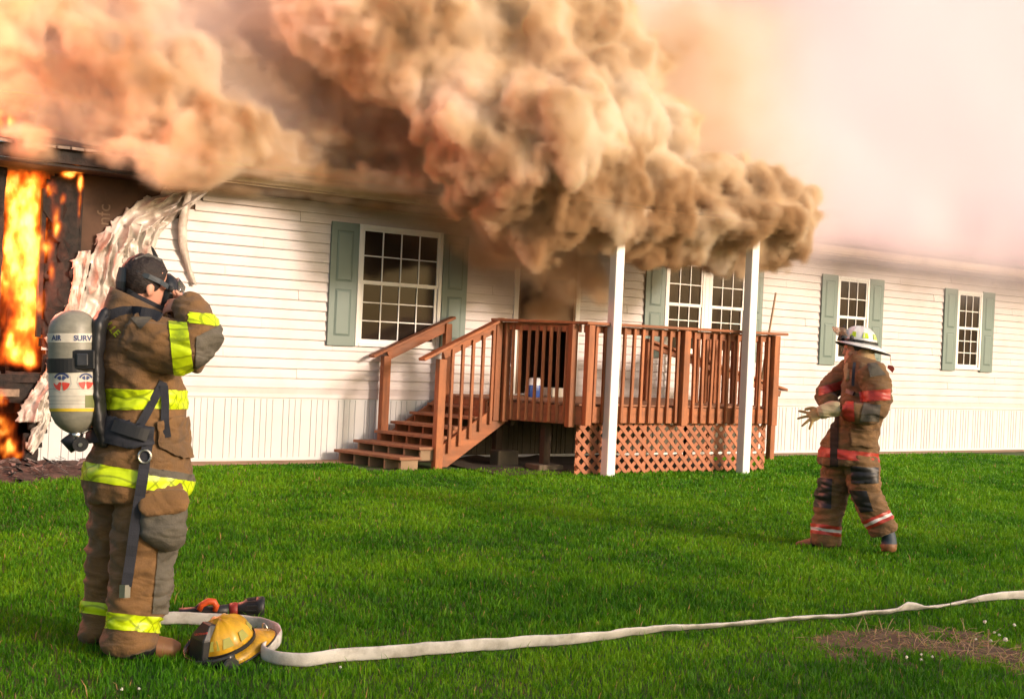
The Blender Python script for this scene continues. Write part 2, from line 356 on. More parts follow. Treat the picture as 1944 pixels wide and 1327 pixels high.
# windows -------------------------------------------------------------------
def window(x0, x1, z0, z1, cols):
    fw = .05; f = MB()
    for lo, hi in [((x0, -.045, z0), (x0+fw, .003, z1)), ((x1-fw, -.045, z0), (x1, .003, z1)), ((x0+fw, -.045, z1-fw), (x1-fw, .003, z1)), ((x0+fw, -.048, z0), (x1-fw, .003, z0+.045))]: f.box(lo, hi)
    W_ = f.build('window', M_trim, H, bevel=.004)
    ix0, ix1 = x0+fw, x1-fw; iz0, iz1 = z0+.045, z1-fw; zm = z0+(z1-z0)*.535
    MB().box((ix0, -.001, iz0), (ix1, .003, iz1)).build('window_backing', M_dark, W_)
    for up in (1, 0):
        a, b = (zm, iz1) if up else (iz0, zm-.0); y0, y1 = (-.034, -.004) if up else (-.026, -.004); s = .026 if up else .034
        a2 = a-(.026 if up else 0); sx = 0 if up else .006; sash = MB()
        for lo, hi in [((ix0+sx, y0, a2), (ix0+s+sx, y1, b)), ((ix1-s-sx, y0, a2), (ix1-sx, y1, b)), ((ix0+s+sx, y0, b-s), (ix1-s-sx, y1, b)), ((ix0+s+sx, y0, a2), (ix1-s-sx, y1, a2+s+.012))]: sash.box(lo, hi)
        px0, px1, pz0, pz1 = ix0+s+sx, ix1-s-sx, a2+s+.012, b-s; rows = 2 if up else 3; yb = y0+.012
        if up == 0: pz1 = zm-.03
        mb = .007
        for i in range(1, cols): xx = px0+(px1-px0)*i/cols; sash.box((xx-mb, y0+.004, pz0), (xx+mb, yb+.004, pz1))
        for i in range(1, rows): zz = pz0+(pz1-pz0)*i/rows; sash.box((px0, y0+.002, zz-mb), (px1, yb+.002, zz+mb))
        sash.build('sash', M_trim, W_)
        for i in range(cols):
            for j in range(rows):
                X0, X1 = px0+(px1-px0)*i/cols, px0+(px1-px0)*(i+1)/cols; Z0, Z1 = pz0+(pz1-pz0)*j/rows, pz0+(pz1-pz0)*(j+1)/rows
                t = R_.uniform(-.0015, .0015); t2 = R_.uniform(-.0015, .0015)
                MB().add([(X0, yb+.006, Z0), (X1, yb+.006+t, Z0), (X1, yb+.006+t+t2, Z1), (X0, yb+.006+t2, Z1)], [(0,1,2,3)]).build('pane', M_glass, W_)
    return W_
for w in WIN: window(*w)
MB().box((12.162, -.045, 1.49), (12.238, .003, 2.88)).build('window_mullion', M_trim, H)
def shutter(x0, x1, z0, z1):
    sh = MB().box((x0, -.046, z0), (x1, -.019, z1)).build('shutter', M_shutter, H, bevel=.004)
    zm = z0+(z1-z0)*.49; w = x1-x0
    for a, b in ((z0+.12, zm-.045), (zm+.045, z1-.10)):
        g = MB(); X0, X1 = x0+.075, x1-.075
        g.add([(X0,-.047,a),(X1,-.047,a),(X1,-.047,b),(X0,-.047,b)], [(0,1,2,3)]); g.build('shutter_groove', M_shutgroove, sh)
        q = .012; g = MB(); P0 = [(X0+q,-.048,a+q),(X1-q,-.048,a+q),(X1-q,-.048,b-q),(X0+q,-.048,b-q)]; r = .03; P1 = [(X0+r,-.056,a+r),(X1-r,-.056,a+r),(X1-r,-.056,b-r),(X0+r,-.056,b-r)]
        g.loft([P0, P1], cap=False); g.add(P1, [(0,1,2,3)]); g.build('shutter_panel', M_shutter, sh)
for x0, x1, z0, z1 in [(6.055, 6.425, 1.40, 2.905), (7.63, 8.0, 1.42, 2.89), (11.01, 11.38, 1.43, 2.86), (13.03, 13.37, 1.43, 2.86), (14.69, 15.055, 1.435, 2.9), (15.845, 16.20, 1.435, 2.9), (17.83, 18.185, 1.43, 2.88), (18.915, 19.27, 1.43, 2.88)]:
    shutter(x0, x1, z0, z1)

# door opening ----------------------------------------------------------------
d0, d1, dz0, dz1 = DOOR
fr = MB().box((d0-.075, -.035, dz0), (d0, .09, dz1+.08)).box((d1, -.035, dz0), (d1+.075, .09, dz1+.08)).box((d0, -.035, dz1), (d1, .09, dz1+.08)).build('door_frame', M_trim, H, bevel=.004)
MB().box((d0, -.03, dz0), (d0+.035, .085, dz1)).box((d1-.035, -.03, dz0), (d1, .085, dz1)).build('door_jamb', mat('brown_door_trim', (.20,.12,.07), .7, .2), fr)
MB().box((d0-.05, -.07, dz0-.03), (d1+.05, .1, dz0)).build('threshold', M_metal, fr)

# eave, roof -------------------------------------------------------------------
EX0 = wp(340, 335, -.4)[0]
MB().loft([[(x, y, z) for y, z in [(-.40,3.185),(-.455,3.195),(-.475,3.24),(-.475,3.285),(-.47,3.30),(-.44,3.30),(-.44,3.25),(-.40,3.22)]] for x in (EX0, 25.3)]).build('gutter', M_gutter, H)
MB().box((EX0-.2, -.399, 3.17), (25.3, -.37, 3.34)).build('fascia_board', M_gutter, H)
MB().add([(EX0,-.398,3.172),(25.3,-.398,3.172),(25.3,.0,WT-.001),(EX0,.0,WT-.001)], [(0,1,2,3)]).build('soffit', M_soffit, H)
k = 0
for x in np.arange(EX0, 25.2, .1):
    if k == 0: vent = MB().box((x, -.36, 3.160), (x+.012, -.03, 3.168)).build('soffit_rib', M_soffit, H, origin=(x, 0, 0)); vent.rotation_euler = (0,0,0)
    k += 1
# roof slabs
def slab(x0, x1, m, name, y0=-.45, zt=.0):
    return MB().add([(x0,y0,3.31+zt),(x1,y0,3.31+zt),(x1,4,4.45+zt),(x0,4,4.45+zt),(x0,y0,3.34+zt),(x1,y0,3.34+zt),(x1,4,4.48+zt),(x0,4,4.48+zt)],
        [(0,3,2,1),(4,5,6,7),(0,1,5,4),(1,2,6,5),(2,3,7,6),(3,0,4,7)]).build(name, m, H)
slab(3.6, 25.3, M_shingle, 'roof')
MB().add([(3.6,4.002,4.48),(25.3,4.002,4.48),(25.3,8.4,3.31),(3.6,8.4,3.31)], [(0,1,2,3)]).build('roof_back', M_shingle, H)
# shingle courses nearest the eave, the only ones the smoke leaves in view
for r in range(5):
    y0 = -.47+r*.135; z0 = 3.343+(y0+.45)*.2562; n = 0
    for x in np.arange(13.6+(r % 2)*.5, 25.0, 1.0):
        MB().add([(x,y0,z0+.004),(x+.985,y0,z0+.004),(x+.985,y0,z0+.012),(x,y0,z0+.012),(x,y0+.15,z0+.047),(x+.985,y0+.15,z0+.047)], [(0,1,2,3),(3,2,5,4)]).build('shingle', M_shingle, H)
# gable truss at burning end: charred rafters and edge board
MB().box((-2.3,-.39,3.125),(EX0,7.9,3.16)).build('burnt_ceiling', M_char, H)
MB().box((-2.3,-.42,3.162),(EX0-.21,-.39,3.305)).build('burnt_fascia', M_char, H)
MB().add([(-2.3,-.45,3.31),(3.6,-.45,3.31),(3.6,4,4.45),(-2.3,4,4.45),(-2.3,-.45,3.345),(3.6,-.45,3.345),(3.6,4,4.485),(-2.3,4,4.485)], [(0,3,2,1),(4,5,6,7),(0,1,5,4),(1,2,6,5),(2,3,7,6),(3,0,4,7)]).build('burnt_roof_edge', M_char, H)
M_edge = mat('heat_bleached_metal', (.22,.15,.10), .5, .5, 9, dirt=(.02,.014,.01), dscale=5, damt=1.0)
g = MB()
for x in np.arange(1.2, 3.9, .14):
    dz = .02*fbm(x*4, 1); g.beam((x,-.475,3.315+dz), (x+.155,-.475,3.315+.02*fbm((x+.14)*4, 1)), .02, .028)
tag(g.build('drip_edge', M_edge, H), kind='stuff')
for x in np.arange(1.0, 3.9, .55):
    MB().beam((x,-.40,3.22), (x,2.0,3.85), .045, .13).build('rafter', M_char, H)

# burnt wall at the left: charred studs and ragged skin round the burning window
FX0, FX1 = wp(7, 500)[0], wp(84, 500)[0]; FZ0, FZ1 = wp(40, 708)[2], wp(40, 300)[2]
g = MB(); st = .04; I = {}
XS = np.arange(FX0-.9, XS0+.001, st); ZS = np.arange(.02, WT+.001, st)
for i, x in enumerate(XS):
    for j, z in enumerate(ZS):
        I[i, j] = len(g.v); g.v.append((x, .0+.035*fbm(x*6, z*6)+.02*fbm(x*17, z*17, 5), z))
LOWHOLE = (wp(-20, 860)[0], wp(48, 860)[0], .0, wp(20, 765)[2])
for i in range(len(XS)-1):
    for j in range(len(ZS)-1):
        x, z = XS[i]+st/2, ZS[j]+st/2; n1 = .10*fbm(x*5, z*3, 2)+.05*fbm(x*14, z*9, 4)
        if FX0 < x < FX1+max(n1, -.02)*1.6 and FZ0+n1*.5 < z < FZ1+n1*.6: continue
        if LOWHOLE[0] < x < LOWHOLE[1]+n1 and z < LOWHOLE[3]+n1: continue
        if x > wp(70,860)[0]+.25*z+n1 and z < .74: continue
        g.f.append((I[i, j], I[i+1, j], I[i+1, j+1], I[i, j+1]))
cw = g.build('charred_wall', M_char, H, smooth=True, solid=.03)
MB().box((wp(76,450)[0], -.05, wp(76,640)[2]), (wp(84,450)[0], .04, wp(76,358)[2])).build('charred_stud', M_char, H)
MB().box((FX0-.02, -.05, FZ0-.10), (FX1+.05, .06, FZ0-.015)).build('charred_sill', M_char, H)
MB().box((FX0-.5, -.075, wp(10,752)[2]), (wp(34,745)[0], -.03, wp(10,738)[2])).build('sill_flashing', M_edge, H)
for q in range(3):
    x = FX0+.16+.2*q; MB().box((x, .55, .8), (x+.045, .64, 3.1)).build('charred_stud', M_char, H)
# ragged flakes of skin
for (px, py, s) in [(120,480,.10),(105,395,.12),(128,560,.10),(95,600,.08),(140,520,.06),(112,440,.09),(150,330,.06),(98,690,.09),(88,650,.07)]:
    c = wp(px, py, -.04); P = [c + V(s*R_.uniform(.5,1.2)*math.cos(t), -.04*R_.random(), s*R_.uniform(.6,1.6)*math.sin(t)) for t in np.linspace(0, 6.28, 8)[:-1]]
    MB().add(P, [tuple(range(7))]).build('burnt_flake', M_char, H, solid=.008)

# melted siding ---------------------------------------------------------------
def resample(pts, n):
    pts = np.array(pts, float); d = np.r_[0, np.cumsum(np.linalg.norm(np.diff(pts, axis=0), axis=1))]; t = np.linspace(0, d[-1], n)
    return np.stack([np.interp(t, d, pts[:, k]) for k in range(pts.shape[1])], 1)
def drape(left, right, nu, nv, folds, amp, seed, name='melted_siding', off=-.03, rag=.09):
    A = resample(left, nv); B = resample(right, nv); g = MB()
    for j in range(nv):
        a, b = wp(*A[j], 0), wp(*B[j], 0)
        for i in range(nu):
            u = i/(nu-1); v = j/(nv-1); q = a*(1-u)+b*u
            ph = u*folds + 1.5*fbm(u*1.6, v*1.9, seed, 2) + .10*fbm(u*5, v*6, seed+3, 2)
            r = 1-abs(math.sin(math.pi*ph)); edge = min(u, 1-u)*6; e = min(edge, 1)
            y = off - amp*(r**1.5)*e*(.6+.8*mnoise.noise(Vector((u*4, v*5, seed)))) - .028*(1-2*abs(mnoise.noise(Vector((q[0]*5.5+q[2]*2, q[2]*5.5, seed)))))*e
            q = q + V(rag*fbm(v*9, u, seed+7)*(u < .02) + .012*fbm(u*9, v*12, seed+9), y, rag*fbm(v*9, u, seed+8)*(u < .02)); g.v.append(tuple(q))
    for j in range(nv-1):
        for i in range(nu-1): g.f.append((j*nu+i, j*nu+i+1, (j+1)*nu+i+1, (j+1)*nu+i))
    return g.build(name, M_melt, H, smooth=True, solid=.004)
drape([(348,360),(300,370),(262,380),(228,408),(196,440),(180,462)], [(404,358),(372,384),(338,408),(304,442),(286,488),(276,510)], 70, 60, 2.6, .17, 1)
drape([(196,440),(176,474),(170,500),(162,540),(150,580),(120,622)], [(240,455),(236,500),(228,540),(216,580),(200,620),(180,660)], 50, 44, 2.0, .13, 2, off=-.05)
drape([(240,420),(236,460),(226,520),(212,560),(196,600)], [(300,440),(284,486),(264,530),(244,566),(222,610)], 44, 40, 1.7, .12, 11, off=-.07)
drape([(146,478),(136,500),(133,540),(128,580),(112,610)], [(170,476),(166,510),(158,548),(150,590),(140,625)], 26, 26, 1.2, .08, 3, off=-.06)
drape([(128,570),(112,600),(95,625),(80,640)], [(160,600),(150,640),(130,670),(110,690)], 30, 24, 2.5, .06, 4, off=-.05)
drape([(92,690),(62,735),(38,770),(30,800)], [(104,700),(92,740),(84,770),(72,800)], 34, 30, 1.7, .14, 5, off=-.07)
drape([(78,760),(70,800),(52,832),(46,850)], [(98,755),(92,800),(76,840),(60,862)], 22, 24, 2, .07, 6, off=-.05)
# hanging strips
def strip(path, w, seed, tw=.5):
    n = 26; P = resample(path, n); pts = [wp(x, y, yy) for x, y, yy in P]; g = MB(); m = 7; rings = []
    for i, q in enumerate(pts):
        v = i/(n-1); ww = w*(.55+.6*math.sin(math.pi*min(1, v*1.1+.12))); a = tw*math.sin(v*3+seed)+.2*fbm(v*5, seed)
        ax = V(math.cos(a), math.sin(a), 0); ay = V(-math.sin(a), math.cos(a), 0)
        rings.append([q+ax*ww*(u-.5) - ay*(.35*ww*(1-(2*u-1)**2)) + V(0, -.01*fbm(u*5, v*14, seed), 0) for u in np.linspace(0, 1, m)])
    g.loft(rings, cap=False, closed=False); return g.build('hanging_siding_strip', M_melt, H, smooth=True, solid=.004)
strip([(360,356,-.10),(352,395,-.09),(346,430,-.08),(348,470,-.07),(358,510,-.06),(369,541,-.05)], .115, 1)
strip([(402,352,-.12),(385,368,-.10),(365,388,-.08),(352,402,-.05)], .06, 4, .3)
strip([(338,400,-.06),(320,410,-.06),(305,424,-.06)], .05, 7, .3)

# ------------------------------------------------------------------ porch roof on two white posts
PR = empty('porch_roof', (10, -2.3, 0), 'porch roof lost in smoke, carried by two square white posts in front of the deck', 'porch')
for px, py in ((1153, 900), (1410, 896)):
    q = gp(px, py, 0.03); x, y = q[0], q[1]
    MB().box((x-.045, y-.045, -.02), (x+.08, y+.08, 3.05)).build('post', M_post, PR, bevel=.006)
yb = gp(1153,900,.03)[1]
MB().box((8.15, yb-.06, 3.053), (11.75, yb+.08, 3.20)).build('beam', M_gutter, PR)
MB().add([(8.0,yb-.06,3.21),(11.9,yb-.06,3.21),(11.9,-.02,3.62),(8.0,-.02,3.62),(8.0,yb-.06,3.25),(11.9,yb-.06,3.25),(11.9,-.02,3.66),(8.0,-.02,3.66)], [(0,3,2,1),(4,5,6,7),(0,1,5,4),(1,2,6,5),(2,3,7,6),(3,0,4,7)]).build('roof', M_shingle, PR)


# ------------------------------------------------------------------ wooden deck with stairs and lattice
D = empty('wooden_deck', (10, -1.1, 0), 'reddish brown wooden deck with railing, steps at its left end and diagonal lattice below', 'deck')
FY = -2.10; CX, RX = 8.41, 11.55; SX, SY = 7.85, -1.14
def xl(y): return SX-.18 if y > SY+.02 else SX+(CX-SX)*(y-SY)/(FY-SY)
y = -.04
while y-.135 > FY-.01:
    a = xl(y-.0675)
    MB().box((a, y-.135, .820), (RX, y, .846)).build('deck_board', M_deck, D, bevel=.004); y -= .141
def rim(a, b, z0, z1, t=.038, name='rim_board', m=None): return MB().beam((a[0], a[1], (z0+z1)/2), (b[0], b[1], (z0+z1)/2), t, z1-z0).build(name, m or M_woodx, D, bevel=.003)
rim((CX, FY+.02), (RX, FY+.02), .625, .818); rim((SX, SY), (CX, FY), .600, .818); rim((RX-.02, FY+.045), (RX-.02, -.05), .62, .818); rim((SX-.17, -.1), (SX-.17, SY), .60, .818)
# posts
def post(x, y, z0, z1, s=.088): return MB().box((x-s/2, y-s/2, z0), (x+s/2, y+s/2, z1)).build('post', M_wood, D, bevel=.005)
post(CX+.03, FY-.045, .60, 1.78); post(CX-.10, FY+.11, .57, 1.78); post(SX+.04, SY-.07, .575, 1.78); post(SX-.06, SY-.02, .58, 1.78)
MIDX = 9.93; post(MIDX, FY-.045, .60, 1.78, .10); post(RX-.05, FY-.045, .61, 1.79, .10)
# top rails
def rail(a, b, w=.135, h=.035, name='handrail'): return MB().beam(a, b, w, h).build(name, M_woodx, D, bevel=.006)
rail((CX-.05, FY-.03, 1.80), (RX+.14, FY-.03, 1.815)); rail((SX-.10, SY+.04, 1.802), (CX, FY+.02, 1.80))
MB().beam((CX, FY+.022, 1.735), (RX, FY+.022, 1.745), .038, .09).build('rail_support', M_woodx, D, bevel=.003)
MB().beam((SX, SY, 1.735), (CX-.03, FY+.05, 1.735), .038, .09).build('rail_support', M_woodx, D, bevel=.003)
rail((RX-.02, FY-.0, 1.777), (RX-.02, -.1, 1.777)); 
# balusters
bal = MB().box((-.019, -.019, 0), (.019, .019, 1.135)).add([], []).build('baluster', M_wood, D, bevel=.003, origin=(0,0,0)); used = [False]
def put(x, y, z, rz=0.0, tilt=None):
    if not used[0]: o = bal; o.location = tuple(V(x, y, z)-ORG[D.name]); o.rotation_euler = (0,0,rz); used[0] = True
    else: o = inst(bal, (x, y, z), D, rz)
    o.rotation_euler = (R_.uniform(-.008,.008), R_.uniform(-.012,.012), rz+R_.uniform(-.05,.05)); return o
nb = 22
for i in range(1, nb):
    x = CX+(RX-CX)*i/nb
    if abs(x-MIDX) < .09 or abs(x-RX) < .12: continue
    put(x, FY-.020, .632)
for i in range(1, 9):
    t = i/9.3; put(SX+.05+(CX-SX-.1)*t-.018, SY-.07+(FY-SY+.15)*t-.012, .612, -.5)
for i in range(1, 13): put(RX+.018, FY+.02+.155*i, .632)
# steps
FXs = [6.16, 6.41, 6.69, 6.91, 7.17, 7.42]; TZ = [.155, .27, .385, .50, .62, .735]
for i, (fx, tz) in enumerate(zip(FXs, TZ)):
    ny = -1.22 if i < 2 else -1.12; nx_ = fx+.33*(ny+.15)/(-1.07); dp = .29
    P = [(fx, -.15), (nx_, ny), (nx_+dp, ny), (fx+dp, -.15)]
    MB().loft([[(a, b, tz-.034) for a, b in P], [(a, b, tz) for a, b in P]]).build('tread', M_deck, D, bevel=.004)
    # risers' blocks (open stringers seen between the treads)
    for q in np.linspace(.04, .96, 5 if i < 4 else 3):
        a = fx+(nx_-fx)*q+.045; b = -.15+(ny+.15)*q
        MB().box((a, b-.019, max(0.0, tz-.155) if i else 0), (a+.22, b+.019, tz-.0355)).build('stringer_block', M_wood if i > 1 else M_rawwood, D)
# outer stringer
g = MB(); yA = SY-.03
P = [(6.98, .035), (7.14, .03), (7.93, .555), (7.97, .80), (7.86, .80), (6.98, .235)]
g.loft([[(a, yA-.02, b) for a, b in P], [(a, yA+.02, b) for a, b in P]]).build('stringer', M_woodx, D, bevel=.003)
P = [(6.70, .03), (6.86, .03), (7.66, .55), (7.66, .80), (7.58, .80), (6.70, .22)]
MB().loft([[(a, -.16, b) for a, b in P], [(a, -.125, b) for a, b in P]]).build('stringer', M_woodx, D, bevel=.003)
# newels + sloping rails
post(6.985, SY-.075, .0, 1.30, .10); post(6.80, -.17, .20, 1.30, .10); post(7.66, -.17, .75, 1.74, .09)
MB().beam((6.72, SY-.07, 1.285), (7.84, SY-.02, 1.815), .135, .035).build('handrail', M_woodx, D, bevel=.006)
MB().beam((6.60, -.17, 1.285), (7.74, -.17, 1.825), .135, .035).build('handrail', M_woodx, D, bevel=.006)
MB().beam((7.02, SY-.05, 1.355), (7.80, SY-.03, 1.725), .038, .10).build('rail_support', M_woodx, D, bevel=.003)
MB().beam((6.82, -.17, 1.315), (7.66, -.17, 1.715), .038, .13).build('rail_support', M_woodx, D, bevel=.003)
for i in range(1, 6):
    t = i/6; x = 7.0+.84*t; zb = .11+.52*t; zt = 1.36+.37*t
    MB().box((x-.019, yA-.058, zb), (x+.019, yA-.021, zt)).build('baluster', M_wood, D, bevel=.003)
# stair on the right-hand side, seen through the railing
a, b = wp(1226, 645, -.95), wp(1490, 740, -.95)
MB().beam(a, b, .135, .035).build('handrail', M_woodx, D, bevel=.006); MB().beam(a+V(.1,0,-.07), b+V(-.1,0,-.06), .038, .09).build('rail_support', M_woodx, D, bevel=.003)
post(a[0]+.05, -.95, .84, a[2]-.02); post(b[0]-.25, -.95, .0, b[2]+.05)
a2, b2 = wp(1300, 668, -1.45), wp(1450, 640, -1.45)
for px in (1327, 1343, 1360, 1377, 1394, 1411, 1428):
    q = wp(px, 640, -1.35); MB().box((q[0]-.02, -1.37, .846), (q[0]+.02, -1.33, 1.70)).build('baluster', M_wood, D, bevel=.003)
q0, q1 = wp(1318, 640, -1.35)[0], wp(1440, 640, -1.35)[0]
MB().box((q0, -1.38, 1.70), (q1, -1.32, 1.76)).build('rail_support', M_woodx, D, bevel=.003)
# lattice
def lattice(x0, x1, z0, z1, y):
    sp = .154; w = .048
    for layer, sgn in ((0, 1), (1, -1)):
        yy = y - .007*layer*1.15
        c = x0-(z1-z0)+.03 if sgn > 0 else x0+.03
        while c < (x1 if sgn > 0 else x1+(z1-z0)):
            # line x = c + sgn*(z-z0); parallelogram clipped
            poly = []
            def clip(P, axis, lim, keep):
                out = []
                for i in range(len(P)):
                    A, B = P[i], P[(i+1) % len(P)]; a_in = (A[axis]-lim)*keep >= 0; b_in = (B[axis]-lim)*keep >= 0
                    if a_in: out.append(A)
                    if a_in != b_in:
                        t = (lim-A[axis])/(B[axis]-A[axis]); out.append((A[0]+(B[0]-A[0])*t, A[1]+(B[1]-A[1])*t))
                return out
            hw = w*.7071; L_ = z1-z0
            P = [(c-hw, z0), (c+hw, z0), (c+sgn*L_+hw, z1), (c+sgn*L_-hw, z1)]
            for ax, lim, kp in ((0, x0, 1), (0, x1, -1)): P = clip(P, ax, lim, kp) if P else P
            if len(P) >= 3:
                MB().loft([[(a, yy, b) for a, b in P], [(a, yy-.006, b) for a, b in P]]).build('lattice_slat', M_lattice, D)
            c += sp
lattice(CX-.02, RX-.03, .0, .635, FY+.085)
for x in (CX+.02, 9.45, 10.5, RX-.06): MB().box((x, FY+.095, 0), (x+.038, FY+.13, .62)).build('lattice_brace', M_wood, D)
M_uw = mat('shaded_wood', (.060,.036,.020), .85, .3, 5, .2, 30)  # wood darkened to paint in the shade below the deck
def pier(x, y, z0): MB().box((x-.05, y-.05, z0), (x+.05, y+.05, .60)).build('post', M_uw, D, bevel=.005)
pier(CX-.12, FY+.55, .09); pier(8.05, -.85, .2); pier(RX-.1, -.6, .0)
MB().box((CX-.3, FY+.4, 0), (CX+.06, FY+.7, .09)).build('concrete_block', M_concrete, D, bevel=.01)
MB().box((7.95, -1.05, 0), (8.25, -.85, .2)).build('concrete_block', M_concrete, D, bevel=.01)
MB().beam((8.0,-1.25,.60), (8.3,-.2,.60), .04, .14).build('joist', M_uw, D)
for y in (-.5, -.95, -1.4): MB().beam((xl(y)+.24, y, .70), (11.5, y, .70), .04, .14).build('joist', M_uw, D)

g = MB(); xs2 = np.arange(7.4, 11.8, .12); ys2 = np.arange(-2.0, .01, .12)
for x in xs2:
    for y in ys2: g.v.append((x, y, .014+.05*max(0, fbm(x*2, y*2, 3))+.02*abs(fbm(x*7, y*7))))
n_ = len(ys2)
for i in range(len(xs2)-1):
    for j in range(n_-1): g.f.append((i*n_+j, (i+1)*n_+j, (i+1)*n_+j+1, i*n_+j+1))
tag(g.build('shade_soil', mat('shade_dark_soil', (.045,.03,.018), .95, .4, 8, .5, 30), smooth=True), kind='structure')  # soil bed added under the deck, coloured dark to stand in for shade
lat_x = RX-.03
# things on the deck
tag(MB().tube([wp(1443,740,-.6), wp(1457,650,-.6), wp(1473,556,-.6)], [.018,.017,.015], 8).build('broom_pole', M_rawwood, smooth=True),
    'long weathered wooden pole leaning on the right end of the deck railing', 'pole')
BG = MB(); c = wp(1012, 752, -.55); c[2] = .847; rr = []
for i in range(9):
    t = i/8; s = (.11+.03*math.sin(t*3))*(1-.45*t**3); rr.append([c+V((s+.02*fbm(a*2, t*4))*math.cos(a)+.02*t, s*.7*math.sin(a), t*.25+.012*fbm(a, t*5, 3)) for a in np.linspace(0, 6.283, 14)[:-1]])
BG.loft(rr); bag = BG.build('plastic_bag', mat('white_plastic_bag', (.75,.76,.78), .4, .08, 8, .3, 20), smooth=True)
tag(bag, 'white and blue plastic bag standing on the deck in front of the doorway', 'bag')
MB().loft([[q+V(0,-.004,0) for q in r_[7:13]] for r_ in rr[0:6]], cap=False, closed=False).build('blue_print', mat('blue_print', (.03,.08,.30), .4, .2), bag)
bx = wp(1053, 752, -.45); MB_ = MB().box((bx[0]-.15, -.6, .847), (bx[0]+.17, -.35, .97)).build('storage_bin', mat('cream_plastic', (.62,.58,.50), .5, .05), bevel=.012)
tag(MB_, 'low cream plastic bin on the deck at the right of the bag', 'bin')

# ------------------------------------------------------------------ volumes: numpy field -> density grid
def grid_noise(X, Y, Z, s, seed, octv=4, gain=.5, sz=1.0, billow=False, shift=(0,0,0)):
    rg = np.random.default_rng(seed); out = 0; amp = 1.0; tot = 0
    for o in range(octv):
        ax = []
        sc = (s/2**o, s/2**o, s*sz/2**o)
        for C, q, sh in zip((X, Y, Z), sc, shift):
            t = (C-C[0])/q + rg.random(); i = np.floor(t).astype(int); f = t-i; f = (f*f*(3-2*f)).astype(np.float32); ax.append((i, f))
        A = rg.random([a[0].max()+2 for a in ax], dtype=np.float32)*2-1
        for k, (i, f) in enumerate(ax):
            sh = [1, 1, 1]; sh[k] = -1; f = f.reshape(sh); A = np.take(A, i, axis=k)*(1-f)+np.take(A, i+1, axis=k)*f
        out = out + amp*(np.abs(A)*2-.7 if billow else A); tot += amp; amp *= gain
    return out/tot
def vol_object(name, lo, vs, den, m):
    n = den.shape; me = bpy.data.meshes.new(name); me.vertices.add(int(np.prod(n)))
    a = me.attributes.new('d', 'FLOAT', 'POINT'); a.data.foreach_set('value', np.ascontiguousarray(den.astype(np.float32).transpose(2, 1, 0)).ravel())
    me.vertices.foreach_set('co', np.tile(np.array(lo, np.float32)+np.array(n)*vs/2, int(np.prod(n))).astype(np.float32))
    ob = bpy.data.objects.new(name, me); COL.objects.link(ob)
    ng = bpy.data.node_groups.new(name+'_field', 'GeometryNodeTree')
    ng.interface.new_socket('Geometry', in_out='INPUT', socket_type='NodeSocketGeometry'); ng.interface.new_socket('Geometry', in_out='OUTPUT', socket_type='NodeSocketGeometry')
    N, L = ng.nodes, ng.links; gi = N.new('NodeGroupInput'); go = N.new('NodeGroupOutput'); vc = N.new('GeometryNodeVolumeCube')
    vc.inputs['Min'].default_value = lo; vc.inputs['Max'].default_value = [l+vs*(k-1) for l, k in zip(lo, n)]
    for k, axn in enumerate('XYZ'): vc.inputs['Resolution '+axn].default_value = int(n[k])
    pos = N.new('GeometryNodeInputPosition')
    sx = N.new('ShaderNodeVectorMath'); sx.operation = 'SUBTRACT'; L.new(pos.outputs[0], sx.inputs[0]); sx.inputs[1].default_value = lo
    sc = N.new('ShaderNodeVectorMath'); sc.operation = 'SCALE'; sc.inputs['Scale'].default_value = 1/vs; L.new(sx.outputs[0], sc.inputs[0])
    ad = N.new('ShaderNodeVectorMath'); ad.operation = 'ADD'; ad.inputs[1].default_value = (.5, .5, .5); L.new(sc.outputs[0], ad.inputs[0])
    fl = N.new('ShaderNodeVectorMath'); fl.operation = 'FLOOR'; L.new(ad.outputs[0], fl.inputs[0])
    dt = N.new('ShaderNodeVectorMath'); dt.operation = 'DOT_PRODUCT'; L.new(fl.outputs[0], dt.inputs[0]); dt.inputs[1].default_value = (1, n[0], n[0]*n[1])
    si = N.new('GeometryNodeSampleIndex'); si.data_type = 'FLOAT'; si.domain = 'POINT'; si.clamp = True
    at = N.new('GeometryNodeInputNamedAttribute'); at.data_type = 'FLOAT'; at.inputs['Name'].default_value = 'd'
    L.new(gi.outputs[0], si.inputs['Geometry']); L.new(at.outputs[0], si.inputs['Value']); L.new(dt.outputs['Value'], si.inputs['Index'])
    L.new(si.outputs[0], vc.inputs['Density']); sm = N.new('GeometryNodeSetMaterial'); sm.inputs['Material'].default_value = m
    L.new(vc.outputs[0], sm.inputs[0]); L.new(sm.outputs[0], go.inputs[0])
    mo = ob.modifiers.new('field', 'NODES'); mo.node_group = ng; me.materials.append(m)
    return ob
def vol_mat(name, col, density, aniso=0.0):
    m = bpy.data.materials.new(name); m.use_nodes = True; nt = m.node_tree; nt.nodes.clear()
    o = nt.nodes.new('ShaderNodeOutputMaterial'); pv = nt.nodes.new('ShaderNodeVolumePrincipled'); nt.links.new(pv.outputs[0], o.inputs['Volume'])
    pv.inputs['Color'].default_value = (*col, 1); pv.inputs['Density'].default_value = density; pv.inputs['Anisotropy'].default_value = aniso
    return m
